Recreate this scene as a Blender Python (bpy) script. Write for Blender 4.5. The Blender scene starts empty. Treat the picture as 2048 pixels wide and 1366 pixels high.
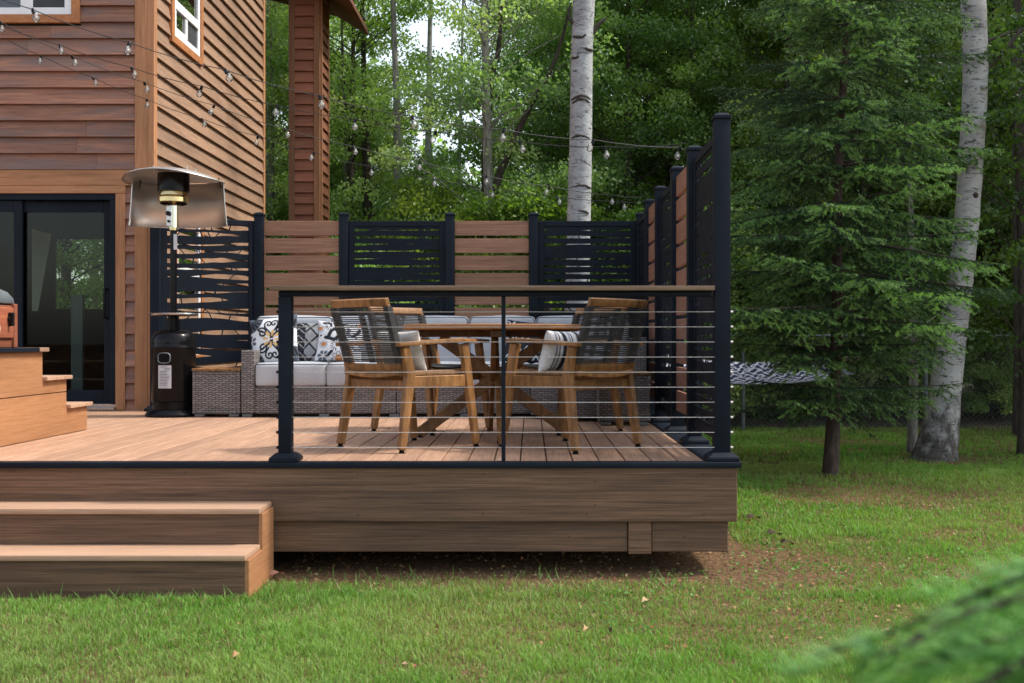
import bpy, bmesh, math, random
import numpy as np
from math import sin, cos, pi, radians as R, sqrt, atan2
from mathutils import Vector, Matrix

SC = bpy.context.scene
COL = SC.collection
RNG = random.Random(11)
EYE = 1.225          # eye height over the lawn
DZ = 0.59            # top of the deck over the lawn
F = 2220.0

def wx(px, d): return (px - 1062.0) * d / F
def wz(py, d): return EYE + (681.0 - py) * d / F

# ------------------------------------------------------------------ objects
def tag(o, label=None, cat=None, group=None, kind=None):
    if label: o['label'] = label
    if cat: o['category'] = cat
    if group: o['group'] = group
    if kind: o['kind'] = kind
    return o

def thing(name, label, cat, loc=(0, 0, 0), rotz=0.0, group=None):
    o = bpy.data.objects.new(name, None)
    COL.objects.link(o)
    o.location = loc
    o.rotation_euler = (0, 0, rotz)
    o.empty_display_size = 0.1
    return tag(o, label, cat, group)

def root_loc(o):
    v = Vector((0, 0, 0))
    while o is not None:
        v += Vector(o.location)
        o = o.parent
    return v

def copy_tree(o, parent=None):
    c = o.copy()
    COL.objects.link(c)
    c.parent = parent
    for ch in list(o.children):
        copy_tree(ch, c)
    return c

class MB:
    """collects shapes; build() links them as one mesh object"""
    def __init__(self):
        self.v = []; self.f = []; self.m = []; self.t = []; self.mi = 0; self.tint = 1.0; self.c = None
    def add(self, vs, fs):
        b = len(self.v)
        self.v.extend([tuple(p) for p in vs])
        for f in fs:
            self.f.append([b + i for i in f]); self.m.append(self.mi); self.t.append(self.tint)
    def box(self, x0, x1, y0, y1, z0, z1):
        if x0 > x1: x0, x1 = x1, x0
        if y0 > y1: y0, y1 = y1, y0
        if z0 > z1: z0, z1 = z1, z0
        self.add([(x0,y0,z0),(x1,y0,z0),(x1,y1,z0),(x0,y1,z0),(x0,y0,z1),(x1,y0,z1),(x1,y1,z1),(x0,y1,z1)],
                 [(0,3,2,1),(4,5,6,7),(0,1,5,4),(1,2,6,5),(2,3,7,6),(3,0,4,7)])
    def frustum(self, cx, cy, z0, z1, a0, b0, a1, b1):
        self.add([(cx-a0,cy-b0,z0),(cx+a0,cy-b0,z0),(cx+a0,cy+b0,z0),(cx-a0,cy+b0,z0),
                  (cx-a1,cy-b1,z1),(cx+a1,cy-b1,z1),(cx+a1,cy+b1,z1),(cx-a1,cy+b1,z1)],
                 [(0,3,2,1),(4,5,6,7),(0,1,5,4),(1,2,6,5),(2,3,7,6),(3,0,4,7)])
    def bar(self, p0, p1, w, h, w1=None, h1=None, up=(0, 0, 1)):
        p0 = Vector(p0); p1 = Vector(p1); w1 = w if w1 is None else w1; h1 = h if h1 is None else h1
        d = (p1 - p0).normalized(); u = Vector(up)
        if abs(d.dot(u)) > 0.98: u = Vector((0, 1, 0))
        s = d.cross(u).normalized(); u = s.cross(d).normalized()
        vs = []
        for p, a, b in ((p0, w, h), (p1, w1, h1)):
            for (i, j) in ((-1,-1),(1,-1),(1,1),(-1,1)):
                vs.append(p + s * (i * a / 2) + u * (j * b / 2))
        self.add(vs, [(0,1,2,3),(7,6,5,4),(0,4,5,1),(1,5,6,2),(2,6,7,3),(3,7,4,0)])
    def chain(self, pts, ws, hs, side):
        """rectangular section swept along points; side = fixed width direction"""
        s = Vector(side).normalized(); n = len(pts); pts = [Vector(p) for p in pts]; vs = []
        for i, p in enumerate(pts):
            d = (pts[min(i+1, n-1)] - pts[max(i-1, 0)]).normalized()
            u = s.cross(d).normalized()
            for (a, b) in ((-1,-1),(1,-1),(1,1),(-1,1)):
                vs.append(p + s * (a * ws[i] / 2) + u * (b * hs[i] / 2))
        fs = [(3,2,1,0)] + [tuple(4*(n-1) + k for k in range(4))]
        for i in range(n - 1):
            for k in range(4):
                a = 4*i + k; b = 4*i + (k+1) % 4
                fs.append((a, b, b+4, a+4))
        self.add(vs, fs)
    def tube(self, pts, r, n=8, caps=True, closed=False):
        pts = [Vector(p) for p in pts]; m = len(pts)
        rs = r if isinstance(r, (list, tuple)) else [r] * m
        vs = []; prev = None
        for i, p in enumerate(pts):
            if closed: d = pts[(i+1) % m] - pts[(i-1) % m]
            else: d = pts[min(i+1, m-1)] - pts[max(i-1, 0)]
            d = d.normalized() if d.length > 1e-9 else Vector((0, 0, 1))
            if prev is None:
                a = Vector((0, 0, 1)) if abs(d.z) < 0.9 else Vector((1, 0, 0))
                s = d.cross(a).normalized()
            else:
                s = prev - d * prev.dot(d)
                s = s.normalized() if s.length > 1e-6 else d.orthogonal().normalized()
            prev = s; u = d.cross(s)
            for k in range(n):
                t = 2 * pi * k / n
                vs.append(p + (s * cos(t) + u * sin(t)) * rs[i])
        fs = []
        for i in range(m if closed else m - 1):
            j = (i + 1) % m
            for k in range(n):
                fs.append((i*n + k, i*n + (k+1) % n, j*n + (k+1) % n, j*n + k))
        if caps and not closed:
            fs.append(tuple(range(n))[::-1]); fs.append(tuple((m-1)*n + k for k in range(n)))
        self.add(vs, fs)
    def lathe(self, prof, c=(0, 0, 0), n=32, a0=0.0, a1=2*pi):
        full = abs(a1 - a0 - 2*pi) < 1e-6; k = n if full else n + 1; vs = []
        for (r, z) in prof:
            for i in range(k):
                t = a0 + (a1 - a0) * i / n
                vs.append((c[0] + r*cos(t), c[1] + r*sin(t), c[2] + z))
        fs = []
        for j in range(len(prof) - 1):
            for i in range(n):
                i2 = (i + 1) % k
                fs.append((j*k + i, j*k + i2, (j+1)*k + i2, (j+1)*k + i))
        self.add(vs, fs)
    def prism(self, poly, f0, f1):
        """poly = list of (u,v); f0/f1 map (u,v) to the two end points"""
        n = len(poly)
        vs = [f0(*p) for p in poly] + [f1(*p) for p in poly]
        fs = [tuple(range(n))[::-1], tuple(range(n, 2*n))]
        for i in range(n):
            j = (i + 1) % n
            fs.append((i, j, n + j, n + i))
        self.add(vs, fs)
    def build(self, name, mat, parent=None, world=True, bevel=0.0, smooth=None, seg=1):
        off = root_loc(parent) if (world and parent is not None) else Vector((0, 0, 0))
        vs = [(p[0]-off.x, p[1]-off.y, p[2]-off.z) for p in self.v]
        me = bpy.data.meshes.new(name)
        me.from_pydata(vs, [], self.f)
        mats = mat if isinstance(mat, (list, tuple)) else [mat]
        for m in mats: me.materials.append(m)
        me.polygons.foreach_set('material_index', self.m)
        at = me.attributes.new('tint', 'FLOAT', 'FACE')
        at.data.foreach_set('value', self.t)
        bm = bmesh.new(); bm.from_mesh(me)
        bmesh.ops.recalc_face_normals(bm, faces=bm.faces)
        if bevel > 0:
            es = [e for e in bm.edges if len(e.link_faces) == 2 and e.calc_face_angle(0) > 0.5]
            bmesh.ops.bevel(bm, geom=es, offset=bevel, segments=seg, profile=0.6, affect='EDGES', clamp_overlap=True)
        bm.to_mesh(me); bm.free()
        if smooth is not None or (bevel > 0 and seg > 1):
            me.polygons.foreach_set('use_smooth', [True] * len(me.polygons))
            me.set_sharp_from_angle(angle=R(smooth if smooth is not None else 40))
        me.update()
        o = bpy.data.objects.new(name, me)
        COL.objects.link(o)
        if parent is not None: o.parent = parent
        return o

def np_obj(name, V, faces, mat, parent=None, colors=None, world=True, smooth=False, tints=None):
    """faces: (m,k) array"""
    V = np.asarray(V, dtype=np.float32).copy(); faces = np.asarray(faces, dtype=np.int32)
    if world and parent is not None:
        V -= np.array(root_loc(parent), dtype=np.float32)
    me = bpy.data.meshes.new(name)
    m, k = faces.shape
    me.vertices.add(len(V)); me.vertices.foreach_set('co', V.ravel())
    me.loops.add(m * k); me.loops.foreach_set('vertex_index', faces.ravel())
    me.polygons.add(m)
    me.polygons.foreach_set('loop_start', np.arange(0, m*k, k, dtype=np.int32))
    me.materials.append(mat)
    if colors is not None:
        a = me.attributes.new('Col', 'FLOAT_COLOR', 'POINT')
        c = np.ones((len(V), 4), dtype=np.float32); c[:, :3] = colors
        a.data.foreach_set('color', c.ravel())
    if smooth:
        me.polygons.foreach_set('use_smooth', np.ones(m, dtype=bool))
    me.update(calc_edges=True)
    o = bpy.data.objects.new(name, me)
    COL.objects.link(o)
    if parent is not None: o.parent = parent
    return o

# smooth value noise (numpy) ------------------------------------------------
class VNoise:
    def __init__(self, seed, n=64):
        self.g = np.random.default_rng(seed).random((n, n)); self.n = n
    def __call__(self, x, y):
        x = np.asarray(x, float); y = np.asarray(y, float)
        xi = np.floor(x).astype(int); yi = np.floor(y).astype(int)
        fx = x - xi; fy = y - yi
        fx = fx*fx*(3-2*fx); fy = fy*fy*(3-2*fy); n = self.n; g = self.g
        a = g[xi % n, yi % n]; b = g[(xi+1) % n, yi % n]; c = g[xi % n, (yi+1) % n]; d = g[(xi+1) % n, (yi+1) % n]
        return (a*(1-fx)+b*fx)*(1-fy) + (c*(1-fx)+d*fx)*fy
    def fbm(self, x, y, o=4):
        s = 0; a = 0.5; t = 0
        for i in range(o):
            s = s + a*self(x*2**i + 7.3*i, y*2**i + 3.1*i); t += a; a *= 0.5
        return s / t

# ------------------------------------------------------------------ materials
class NT:
    def __init__(self, name):
        self.m = bpy.data.materials.new(name); self.m.use_nodes = True
        self.t = self.m.node_tree; self.n = self.t.nodes; self.l = self.t.links
        self.n.clear()
        self.out = self.n.new('ShaderNodeOutputMaterial')
        self.b = self.n.new('ShaderNodeBsdfPrincipled')
        self.l.new(self.b.outputs[0], self.out.inputs[0])
    def node(self, typ, **kw):
        n = self.n.new(typ)
        for k, v in kw.items():
            if k in n.inputs: n.inputs[k].default_value = v
            else: setattr(n, k, v)
        return n
    def link(self, a, b): self.l.new(a, b)
    def coord(self, scale=(1, 1, 1), kind='Object', rot=(0, 0, 0)):
        tc = self.node('ShaderNodeTexCoord'); mp = self.node('ShaderNodeMapping')
        mp.inputs['Scale'].default_value = scale; mp.inputs['Rotation'].default_value = rot
        self.link(tc.outputs[kind], mp.inputs[0]); return mp.outputs[0]
    def noise(self, vec, scale=5, detail=4, rough=0.6, dist=0.0):
        n = self.node('ShaderNodeTexNoise'); n.inputs['Scale'].default_value = scale
        n.inputs['Detail'].default_value = detail; n.inputs['Roughness'].default_value = rough
        n.inputs['Distortion'].default_value = dist
        if vec is not None: self.link(vec, n.inputs['Vector'])
        return n.outputs[0]
    def ramp(self, fac, stops):
        r = self.node('ShaderNodeValToRGB'); e = r.color_ramp.elements
        while len(e) < len(stops): e.new(0.5)
        for i, (p, c) in enumerate(stops):
            e[i].position = p; e[i].color = (*c, 1) if len(c) == 3 else c
        self.link(fac, r.inputs[0]); return r.outputs[0]
    def mix(self, fac, a, b, mode='MIX'):
        n = self.node('ShaderNodeMix', data_type='RGBA', blend_type=mode)
        for i, v in ((0, fac), (6, a), (7, b)):
            if hasattr(v, 'links') or isinstance(v, bpy.types.NodeSocket): self.link(v, n.inputs[i])
            elif i == 0: n.inputs[0].default_value = v
            else: n.inputs[i].default_value = (*v, 1)
        return n.outputs[2]
    def math(self, op, a, b=0.0, clamp=False):
        n = self.node('ShaderNodeMath', operation=op, use_clamp=clamp)
        for i, v in ((0, a), (1, b)):
            if isinstance(v, bpy.types.NodeSocket): self.link(v, n.inputs[i])
            else: n.inputs[i].default_value = v
        return n.outputs[0]
    def attr(self, name, out=2):
        n = self.node('ShaderNodeAttribute'); n.attribute_name = name; return n.outputs[out]
    def bump(self, h, strength=0.3, dist=0.01):
        b = self.node('ShaderNodeBump'); b.inputs['Strength'].default_value = strength
        b.inputs['Distance'].default_value = dist
        self.link(h, b.inputs['Height']); self.link(b.outputs[0], self.b.inputs['Normal'])
    def set(self, **kw):
        for k, v in kw.items():
            k = k.replace('_', ' ')
            if isinstance(v, bpy.types.NodeSocket): self.link(v, self.b.inputs[k])
            elif k == 'Base Color': self.b.inputs[k].default_value = (*v, 1)
            else: self.b.inputs[k].default_value = v

def mat_wood(name, c1, c2, c3, scale=(1, 14, 14), rough=0.6, blotch=1.3, gray=None, bump=0.25, knots=False, det=6, blotch_amt=0.55, spread=0.16):
    """grain runs along the axis with the smallest scale"""
    n = NT(name)
    ti = n.attr('tint')
    tc = n.node('ShaderNodeTexCoord'); add = n.node('ShaderNodeVectorMath', operation='ADD')
    cmb = n.node('ShaderNodeCombineXYZ')
    sh = n.math('MULTIPLY', ti, 37.0)
    for i in range(3): n.link(sh, cmb.inputs[i])
    n.link(tc.outputs['Object'], add.inputs[0]); n.link(cmb.outputs[0], add.inputs[1])
    mp = n.node('ShaderNodeMapping'); mp.inputs['Scale'].default_value = scale; n.link(add.outputs[0], mp.inputs[0])
    g = n.noise(mp.outputs[0], 3.0, det, 0.62, 0.35)
    g2 = n.noise(mp.outputs[0], 11.0, 4, 0.7, 0.2)
    gm = n.math('ADD', n.math('MULTIPLY', g, 0.65), n.math('MULTIPLY', g2, 0.35))
    col = n.ramp(gm, [(0.5 - spread, c1), (0.50, c2), (0.5 + spread, c3)])
    mp2 = n.node('ShaderNodeMapping')
    s = np.array(scale); s2 = s / s.max() * 4 + 0.4
    mp2.inputs['Scale'].default_value = tuple(s2); n.link(add.outputs[0], mp2.inputs[0])
    bl = n.noise(mp2.outputs[0], blotch, 3, 0.55, 0.4)
    blr = n.ramp(bl, [(0.32, (0.62, 0.62, 0.64)), (0.68, (1.25, 1.22, 1.18))])
    col = n.mix(blotch_amt, col, blr, 'MULTIPLY')
    if gray is not None:
        gf = n.ramp(n.noise(mp2.outputs[0], blotch*1.7, 4, 0.6, 0.6), [(0.45, (0, 0, 0)), (0.62, (1, 1, 1))])
        col = n.mix(n.math('MULTIPLY', gf, 0.75), col, gray)
    if knots:
        vo = n.node('ShaderNodeTexVoronoi'); vo.inputs['Scale'].default_value = 2.6
        mk = n.node('ShaderNodeMapping'); mk.inputs['Scale'].default_value = tuple(0.6 if q == min(scale) else 2.2 for q in scale)
        n.link(add.outputs[0], mk.inputs[0]); n.link(mk.outputs[0], vo.inputs['Vector'])
        kf = n.ramp(vo.outputs['Distance'], [(0.02, (1, 1, 1)), (0.07, (0, 0, 0))])
        col = n.mix(n.math('MULTIPLY', kf, 0.75), col, tuple(x*0.35 for x in c1))
    tn = n.math('ADD', n.math('MULTIPLY', ti, 1.0), 0.0)
    hsv = n.node('ShaderNodeHueSaturation'); n.link(tn, hsv.inputs['Value']); n.link(col, hsv.inputs['Color'])
    n.set(Base_Color=hsv.outputs[0], Roughness=rough)
    n.bump(gm, bump, 0.004)
    n.b.inputs['Specular IOR Level'].default_value = 0.35
    return n.m

def mat_plain(name, col, rough=0.5, metal=0.0, noise=0.12, scale=8, bump=0.0, spec=0.5):
    n = NT(name)
    v = n.coord()
    f = n.noise(v, scale, 5, 0.6)
    c = n.ramp(f, [(0.3, tuple(x*(1-noise) for x in col)), (0.7, tuple(x*(1+noise) for x in col))])
    rr = n.ramp(n.noise(v, scale*0.6, 3), [(0.3, (rough*0.85,)*3), (0.7, (min(1, rough*1.15),)*3)])
    n.set(Base_Color=c, Roughness=rr, Metallic=metal)
    n.b.inputs['Specular IOR Level'].default_value = spec
    if bump: n.bump(f, bump, 0.003)
    return n.m

def mat_attr(name, rough=0.7, transl=0.0, spec=0.3, weave=0.0, hue=0.0, val=1.0, tr_col=(1.35, 1.5, 0.55)):
    """colour from the mesh's own 'Col' attribute"""
    n = NT(name)
    col = n.attr('Col', 0)
    if hue or val != 1.0:
        oi = n.node('ShaderNodeObjectInfo')
        hs = n.node('ShaderNodeHueSaturation')
        h = n.math('ADD', n.math('MULTIPLY', oi.outputs['Random'], hue), 0.5 - hue/2)
        n.link(h, hs.inputs['Hue'])
        v = n.math('ADD', n.math('MULTIPLY', oi.outputs['Random'], 0.3), 0.85)
        n.link(n.math('MULTIPLY', v, val), hs.inputs['Value'])
        n.link(col, hs.inputs['Color']); col = hs.outputs[0]
    if weave:
        f = n.noise(n.coord((1, 1, 1)), 260, 2, 0.5)
        col = n.mix(weave, col, n.ramp(f, [(0.35, (0.55,)*3), (0.65, (1.3,)*3)]), 'MULTIPLY')
    n.set(Base_Color=col, Roughness=rough); n.b.inputs['Specular IOR Level'].default_value = spec
    if transl:
        tr = n.node('ShaderNodeBsdfTranslucent'); n.link(n.mix(1.0, col, tr_col, 'MULTIPLY'), tr.inputs[0])
        mx = n.node('ShaderNodeMixShader'); mx.inputs[0].default_value = transl
        n.link(n.b.outputs[0], mx.inputs[1]); n.link(tr.outputs[0], mx.inputs[2]); n.link(mx.outputs[0], n.out.inputs[0])
    return n.m

M = {}
M['navy'] = mat_plain('navy_powder_coat', (0.0062, 0.0098, 0.0165), 0.55, 0.0, 0.2, 5, 0.03, 0.14)
M['black'] = mat_plain('black_metal', (0.005, 0.005, 0.006), 0.2, 0.0, 0.1, 6, 0, 0.16)
M['soot'] = mat_plain('black_matte', (0.006, 0.006, 0.006), 0.9, 0, 0.1, 6, 0, 0.1)
M['deck'] = mat_wood('deck_composite', (0.29, 0.16, 0.098), (0.385, 0.228, 0.146), (0.475, 0.30, 0.205), (34, 1.0, 34), 0.62, 1.1, spread=0.12, bump=0.12, blotch_amt=0.35)
M['deck_x'] = mat_wood('tread_composite', (0.29, 0.175, 0.112), (0.37, 0.232, 0.152), (0.44, 0.285, 0.198), (1.2, 26, 26), 0.62, 1.1, bump=0.12, blotch_amt=0.3)
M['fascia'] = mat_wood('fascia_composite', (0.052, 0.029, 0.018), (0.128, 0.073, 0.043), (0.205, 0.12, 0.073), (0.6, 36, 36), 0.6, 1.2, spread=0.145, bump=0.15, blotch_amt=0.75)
M['stair_side'] = mat_wood('stair_side_composite', (0.265, 0.118, 0.05), (0.345, 0.165, 0.074), (0.41, 0.21, 0.102), (26, 1.0, 26), 0.6, 1.2, bump=0.12, blotch_amt=0.3)
M['slat'] = mat_wood('fence_board_composite', (0.17, 0.085, 0.048), (0.265, 0.138, 0.082), (0.35, 0.19, 0.118), (0.8, 36, 36), 0.6, 1.2, spread=0.12, bump=0.12, blotch_amt=0.35)
M['slat_y'] = mat_wood('fence_board_composite_side', (0.175, 0.082, 0.052), (0.27, 0.132, 0.086), (0.36, 0.185, 0.125), (24, 1.0, 24), 0.6, 1.2, bump=0.12, blotch_amt=0.35)
M['siding'] = mat_wood('cedar_siding', (0.17, 0.074, 0.046), (0.285, 0.133, 0.084), (0.38, 0.195, 0.125), (0.8, 16, 16), 0.7, 1.0, gray=(0.15, 0.112, 0.105), knots=True, blotch_amt=0.7)
M['siding_y'] = mat_wood('cedar_siding_sunny', (0.18, 0.104, 0.065), (0.245, 0.147, 0.093), (0.30, 0.192, 0.127), (16, 0.8, 16), 0.7, 1.2, knots=True, blotch_amt=0.5)  # same cedar as the front, sunlit tan of the side wall put into colour
M['siding_col'] = mat_wood('cedar_siding_rust', (0.15, 0.055, 0.03), (0.22, 0.085, 0.047), (0.28, 0.115, 0.065), (0.8, 16, 16), 0.7, 1.0, blotch_amt=0.5)
M['trim'] = mat_wood('cedar_trim', (0.26, 0.115, 0.05), (0.36, 0.17, 0.078), (0.43, 0.22, 0.11), (16, 16, 0.8), 0.65, 1.1, knots=True, blotch_amt=0.5)
M['trim_x'] = mat_wood('cedar_trim_across', (0.26, 0.115, 0.05), (0.36, 0.17, 0.078), (0.43, 0.22, 0.11), (0.8, 16, 16), 0.65, 1.1, knots=True, blotch_amt=0.5)
M['orange_trim'] = mat_wood('orange_window_trim', (0.28, 0.105, 0.038), (0.37, 0.15, 0.056), (0.42, 0.19, 0.08), (6, 6, 6), 0.6, 1.1, blotch_amt=0.4)
M['teak'] = mat_wood('oiled_teak', (0.125, 0.058, 0.021), (0.24, 0.118, 0.042), (0.35, 0.18, 0.07), (9, 9, 2.0), 0.45, 1.4, bump=0.15, blotch_amt=0.85)
M['teak_top'] = mat_wood('oiled_teak_top', (0.22, 0.09, 0.028), (0.34, 0.15, 0.05), (0.42, 0.2, 0.075), (1.4, 18, 18), 0.4, 1.2, bump=0.1, blotch_amt=0.5)
M['cap'] = mat_wood('rail_cap', (0.11, 0.07, 0.042), (0.17, 0.112, 0.068), (0.23, 0.157, 0.098), (1, 22, 22), 0.55, 1.2, bump=0.1)
M['cabinet'] = mat_wood('cabinet_wood', (0.17, 0.05, 0.025), (0.25, 0.08, 0.042), (0.31, 0.115, 0.06), (14, 1.1, 14), 0.5, 1.0)
M['steel'] = mat_plain('brushed_steel', (0.55, 0.54, 0.52), 0.28, 1.0, 0.08, 40)
M['steel_dull'] = mat_plain('heater_reflector_steel', (0.68, 0.655, 0.63), 0.42, 1.0, 0.1, 3)
M['chrome'] = mat_plain('polished_steel', (0.62, 0.60, 0.52), 0.12, 1.0, 0.05, 20)
M['brass'] = mat_plain('burner_brass', (0.55, 0.43, 0.22), 0.16, 1.0, 0.08, 20)
M['wire'] = mat_plain('cable_steel', (0.62, 0.59, 0.54), 0.4, 0.25, 0.05, 30)
M['cord'] = mat_plain('light_cord', (0.012, 0.012, 0.012), 0.6)
M['rope'] = mat_plain('charcoal_rope', (0.034, 0.033, 0.032), 0.8, 0, 0.25, 60, 0.2)
M['pad'] = mat_plain('seat_pad', (0.13, 0.125, 0.12), 0.9, 0, 0.15, 60, 0.2)
M['white'] = mat_plain('white_vinyl', (0.72, 0.73, 0.74), 0.4, 0, 0.04, 5)
M['galv'] = mat_plain('galvanised_steel', (0.13, 0.15, 0.16), 0.5, 0.5, 0.15, 10)
M['silver_label'] = mat_plain('silver_label', (0.5, 0.5, 0.52), 0.4, 0.3, 0.05, 10)
M['ink'] = mat_plain('label_ink', (0.06, 0.06, 0.06), 0.7)
M['emblem'] = mat_plain('cream_emblem', (0.7, 0.66, 0.55), 0.5)
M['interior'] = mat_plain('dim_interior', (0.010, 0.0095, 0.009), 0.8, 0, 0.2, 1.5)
M['curtain'] = mat_plain('pale_curtain', (0.42, 0.42, 0.40), 0.9, 0, 0.08, 4)
M['bluegray'] = mat_plain('pale_interior_panel', (0.17, 0.2, 0.21), 0.7, 0, 0.1, 2)
M['soil'] = mat_plain('dark_soil', (0.03, 0.022, 0.016), 0.95, 0, 0.4, 14, 0.4)
M['limb'] = mat_plain('dark_limb_bark', (0.045, 0.036, 0.028), 0.9, 0, 0.35, 18, 0.5)
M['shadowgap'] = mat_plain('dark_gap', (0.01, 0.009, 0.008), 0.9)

def mat_fabric(name, col):
    n = NT(name); v = n.coord()
    f = n.noise(v, 420, 2, 0.5); g = n.noise(v, 3.0, 4, 0.6)
    c = n.ramp(g, [(0.3, tuple(x*0.88 for x in col)), (0.7, tuple(x*1.1 for x in col))])
    c = n.mix(0.3, c, n.ramp(f, [(0.3, (0.6,)*3), (0.7, (1.3,)*3)]), 'MULTIPLY')
    n.set(Base_Color=c, Roughness=0.92); n.b.inputs['Specular IOR Level'].default_value = 0.2
    n.b.inputs['Sheen Weight'].default_value = 0.15
    n.bump(n.math('ADD', n.math('MULTIPLY', g, 4.0), n.math('MULTIPLY', f, 0.25)), 0.35, 0.01)
    return n.m
M['cushion'] = mat_fabric('grey_cushion', (0.40, 0.415, 0.435))
M['piping'] = mat_fabric('cushion_piping', (0.12, 0.125, 0.14))

def mat_wicker(name):
    n = NT(name)
    tc = n.node('ShaderNodeTexCoord'); sp = n.node('ShaderNodeSeparateXYZ'); n.link(tc.outputs['Object'], sp.inputs[0])
    cx = n.node('ShaderNodeCombineXYZ'); n.link(n.math('ADD', sp.outputs[0], sp.outputs[1]), cx.inputs[0])
    # gentle waviness of the strands
    wv = n.math('MULTIPLY', n.math('SINE', n.math('MULTIPLY', n.math('ADD', sp.outputs[0], sp.outputs[1]), 2*pi/0.056)), 0.003)
    n.link(n.math('ADD', sp.outputs[2], wv), cx.inputs[1])
    br = n.node('ShaderNodeTexBrick'); n.link(cx.outputs[0], br.inputs['Vector'])
    br.inputs['Color1'].default_value = (0.15, 0.134, 0.126, 1); br.inputs['Color2'].default_value = (0.235, 0.208, 0.196, 1)
    br.inputs['Mortar'].default_value = (0.022, 0.018, 0.016, 1)
    br.inputs['Scale'].default_value = 1.0; br.inputs['Mortar Size'].default_value = 0.0036; br.inputs['Mortar Smooth'].default_value = 0.9
    br.inputs['Brick Width'].default_value = 0.056; br.inputs['Row Height'].default_value = 0.0185; br.inputs['Bias'].default_value = -0.1
    br.offset = 0.5
    # each strand rounds over: bright middle
    col = n.mix(0.5, br.outputs['Color'], n.ramp(n.noise(n.coord((6, 6, 60)), 3, 3), [(0.3, (0.65,)*3), (0.7, (1.25,)*3)]), 'MULTIPLY')
    n.set(Base_Color=col, Roughness=0.55)
    inv = n.math('SUBTRACT', 1.0, br.outputs['Fac'])
    n.bump(inv, 0.9, 0.006)
    return n.m
M['wicker'] = mat_wicker('woven_resin_wicker')

def mat_glass(name, tint=(0.8, 0.85, 0.83), op=0.12, rough=0.0, dark=(0.02, 0.02, 0.02), boost=1.0, wavy=True):
    n = NT(name); n.n.remove(n.b)
    tr = n.node('ShaderNodeBsdfTransparent'); tr.inputs[0].default_value = (*tint, 1)
    gl = n.node('ShaderNodeBsdfGlossy'); gl.inputs['Roughness'].default_value = rough
    fr = n.node('ShaderNodeFresnel'); fr.inputs['IOR'].default_value = 1.5
    w = n.noise(n.coord(), 1.2, 2); bp = n.node('ShaderNodeBump'); bp.inputs['Strength'].default_value = 0.04; bp.inputs['Distance'].default_value = 0.05
    n.link(w, bp.inputs['Height']); wavy and n.link(bp.outputs[0], gl.inputs['Normal'])
    df = n.node('ShaderNodeBsdfDiffuse'); df.inputs[0].default_value = (*dark, 1)
    m1 = n.node('ShaderNodeMixShader'); m1.inputs[0].default_value = op
    n.link(tr.outputs[0], m1.inputs[1]); n.link(df.outputs[0], m1.inputs[2])
    m2 = n.node('ShaderNodeMixShader'); n.link(n.math('MULTIPLY', fr.outputs[0], boost, True), m2.inputs[0])
    n.link(m1.outputs[0], m2.inputs[1]); n.link(gl.outputs[0], m2.inputs[2]); n.link(m2.outputs[0], n.out.inputs[0])
    return n.m
M['glass'] = mat_glass('door_glass', (0.72, 0.78, 0.75), 0.0, dark=(0.01, 0.01, 0.01), boost=0.5, wavy=False)
M['pane'] = mat_glass('window_glass', (0.25, 0.28, 0.28), 0.45, boost=2.4)
M['bulb'] = mat_glass('clear_bulb_glass', (0.96, 0.96, 0.94), 0.13, dark=(0.85, 0.85, 0.8), boost=1.3, wavy=False)
M['screen'] = mat_plain('insect_screen', (0.03, 0.032, 0.036), 0.7)

def mat_bark_birch(name, light=(0.36, 0.36, 0.345), base_dark=1.1):
    n = NT(name)
    v = n.coord()
    pat = n.noise(n.coord((1.2, 1.2, 2.2)), 3.0, 5, 0.6)
    col = n.ramp(pat, [(0.3, tuple(x*0.62 for x in light)), (0.5, light), (0.75, tuple(min(1, x*1.2) for x in light))])
    # thin horizontal lenticels
    ln = n.noise(n.coord((5, 5, 46)), 2.4, 3, 0.55, 0.2)
    lf = n.ramp(ln, [(0.60, (0, 0, 0)), (0.68, (1, 1, 1))])
    col = n.mix(n.math('MULTIPLY', lf, 0.75), col, (0.07, 0.06, 0.055))
    # larger dark scabs
    sc = n.noise(n.coord((3.2, 3.2, 6.5)), 2.2, 6, 0.72, 0.8)
    sf = n.ramp(sc, [(0.60, (0, 0, 0)), (0.66, (1, 1, 1))])
    col = n.mix(n.math('MULTIPLY', sf, 0.85), col, (0.035, 0.03, 0.028))
    # rough dark foot
    sp = n.node('ShaderNodeSeparateXYZ'); n.link(n.node('ShaderNodeTexCoord').outputs['Object'], sp.inputs[0])
    hz = n.math('ADD', sp.outputs[2], n.math('MULTIPLY', n.math('SUBTRACT', n.noise(n.coord((4, 4, 2.5)), 2.5, 6, 0.7), 0.5), 2.6))
    ft = n.ramp(n.math('DIVIDE', hz, base_dark), [(0.12, (1, 1, 1)), (0.62, (0, 0, 0))])
    col = n.mix(n.math('MULTIPLY', ft, 0.93), col, (0.04, 0.032, 0.026))
    n.set(Base_Color=col, Roughness=0.8)
    n.bump(n.math('ADD', n.math('ADD', n.math('MULTIPLY', lf, -0.5), n.math('MULTIPLY', sf, 1.0)), n.math('MULTIPLY', pat, 1.2)), 0.9, 0.014)
    return n.m
M['birch'] = mat_bark_birch('birch_bark')
M['birch_clean'] = mat_bark_birch('birch_bark_upper', (0.36, 0.375, 0.385), 0.01)

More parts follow.
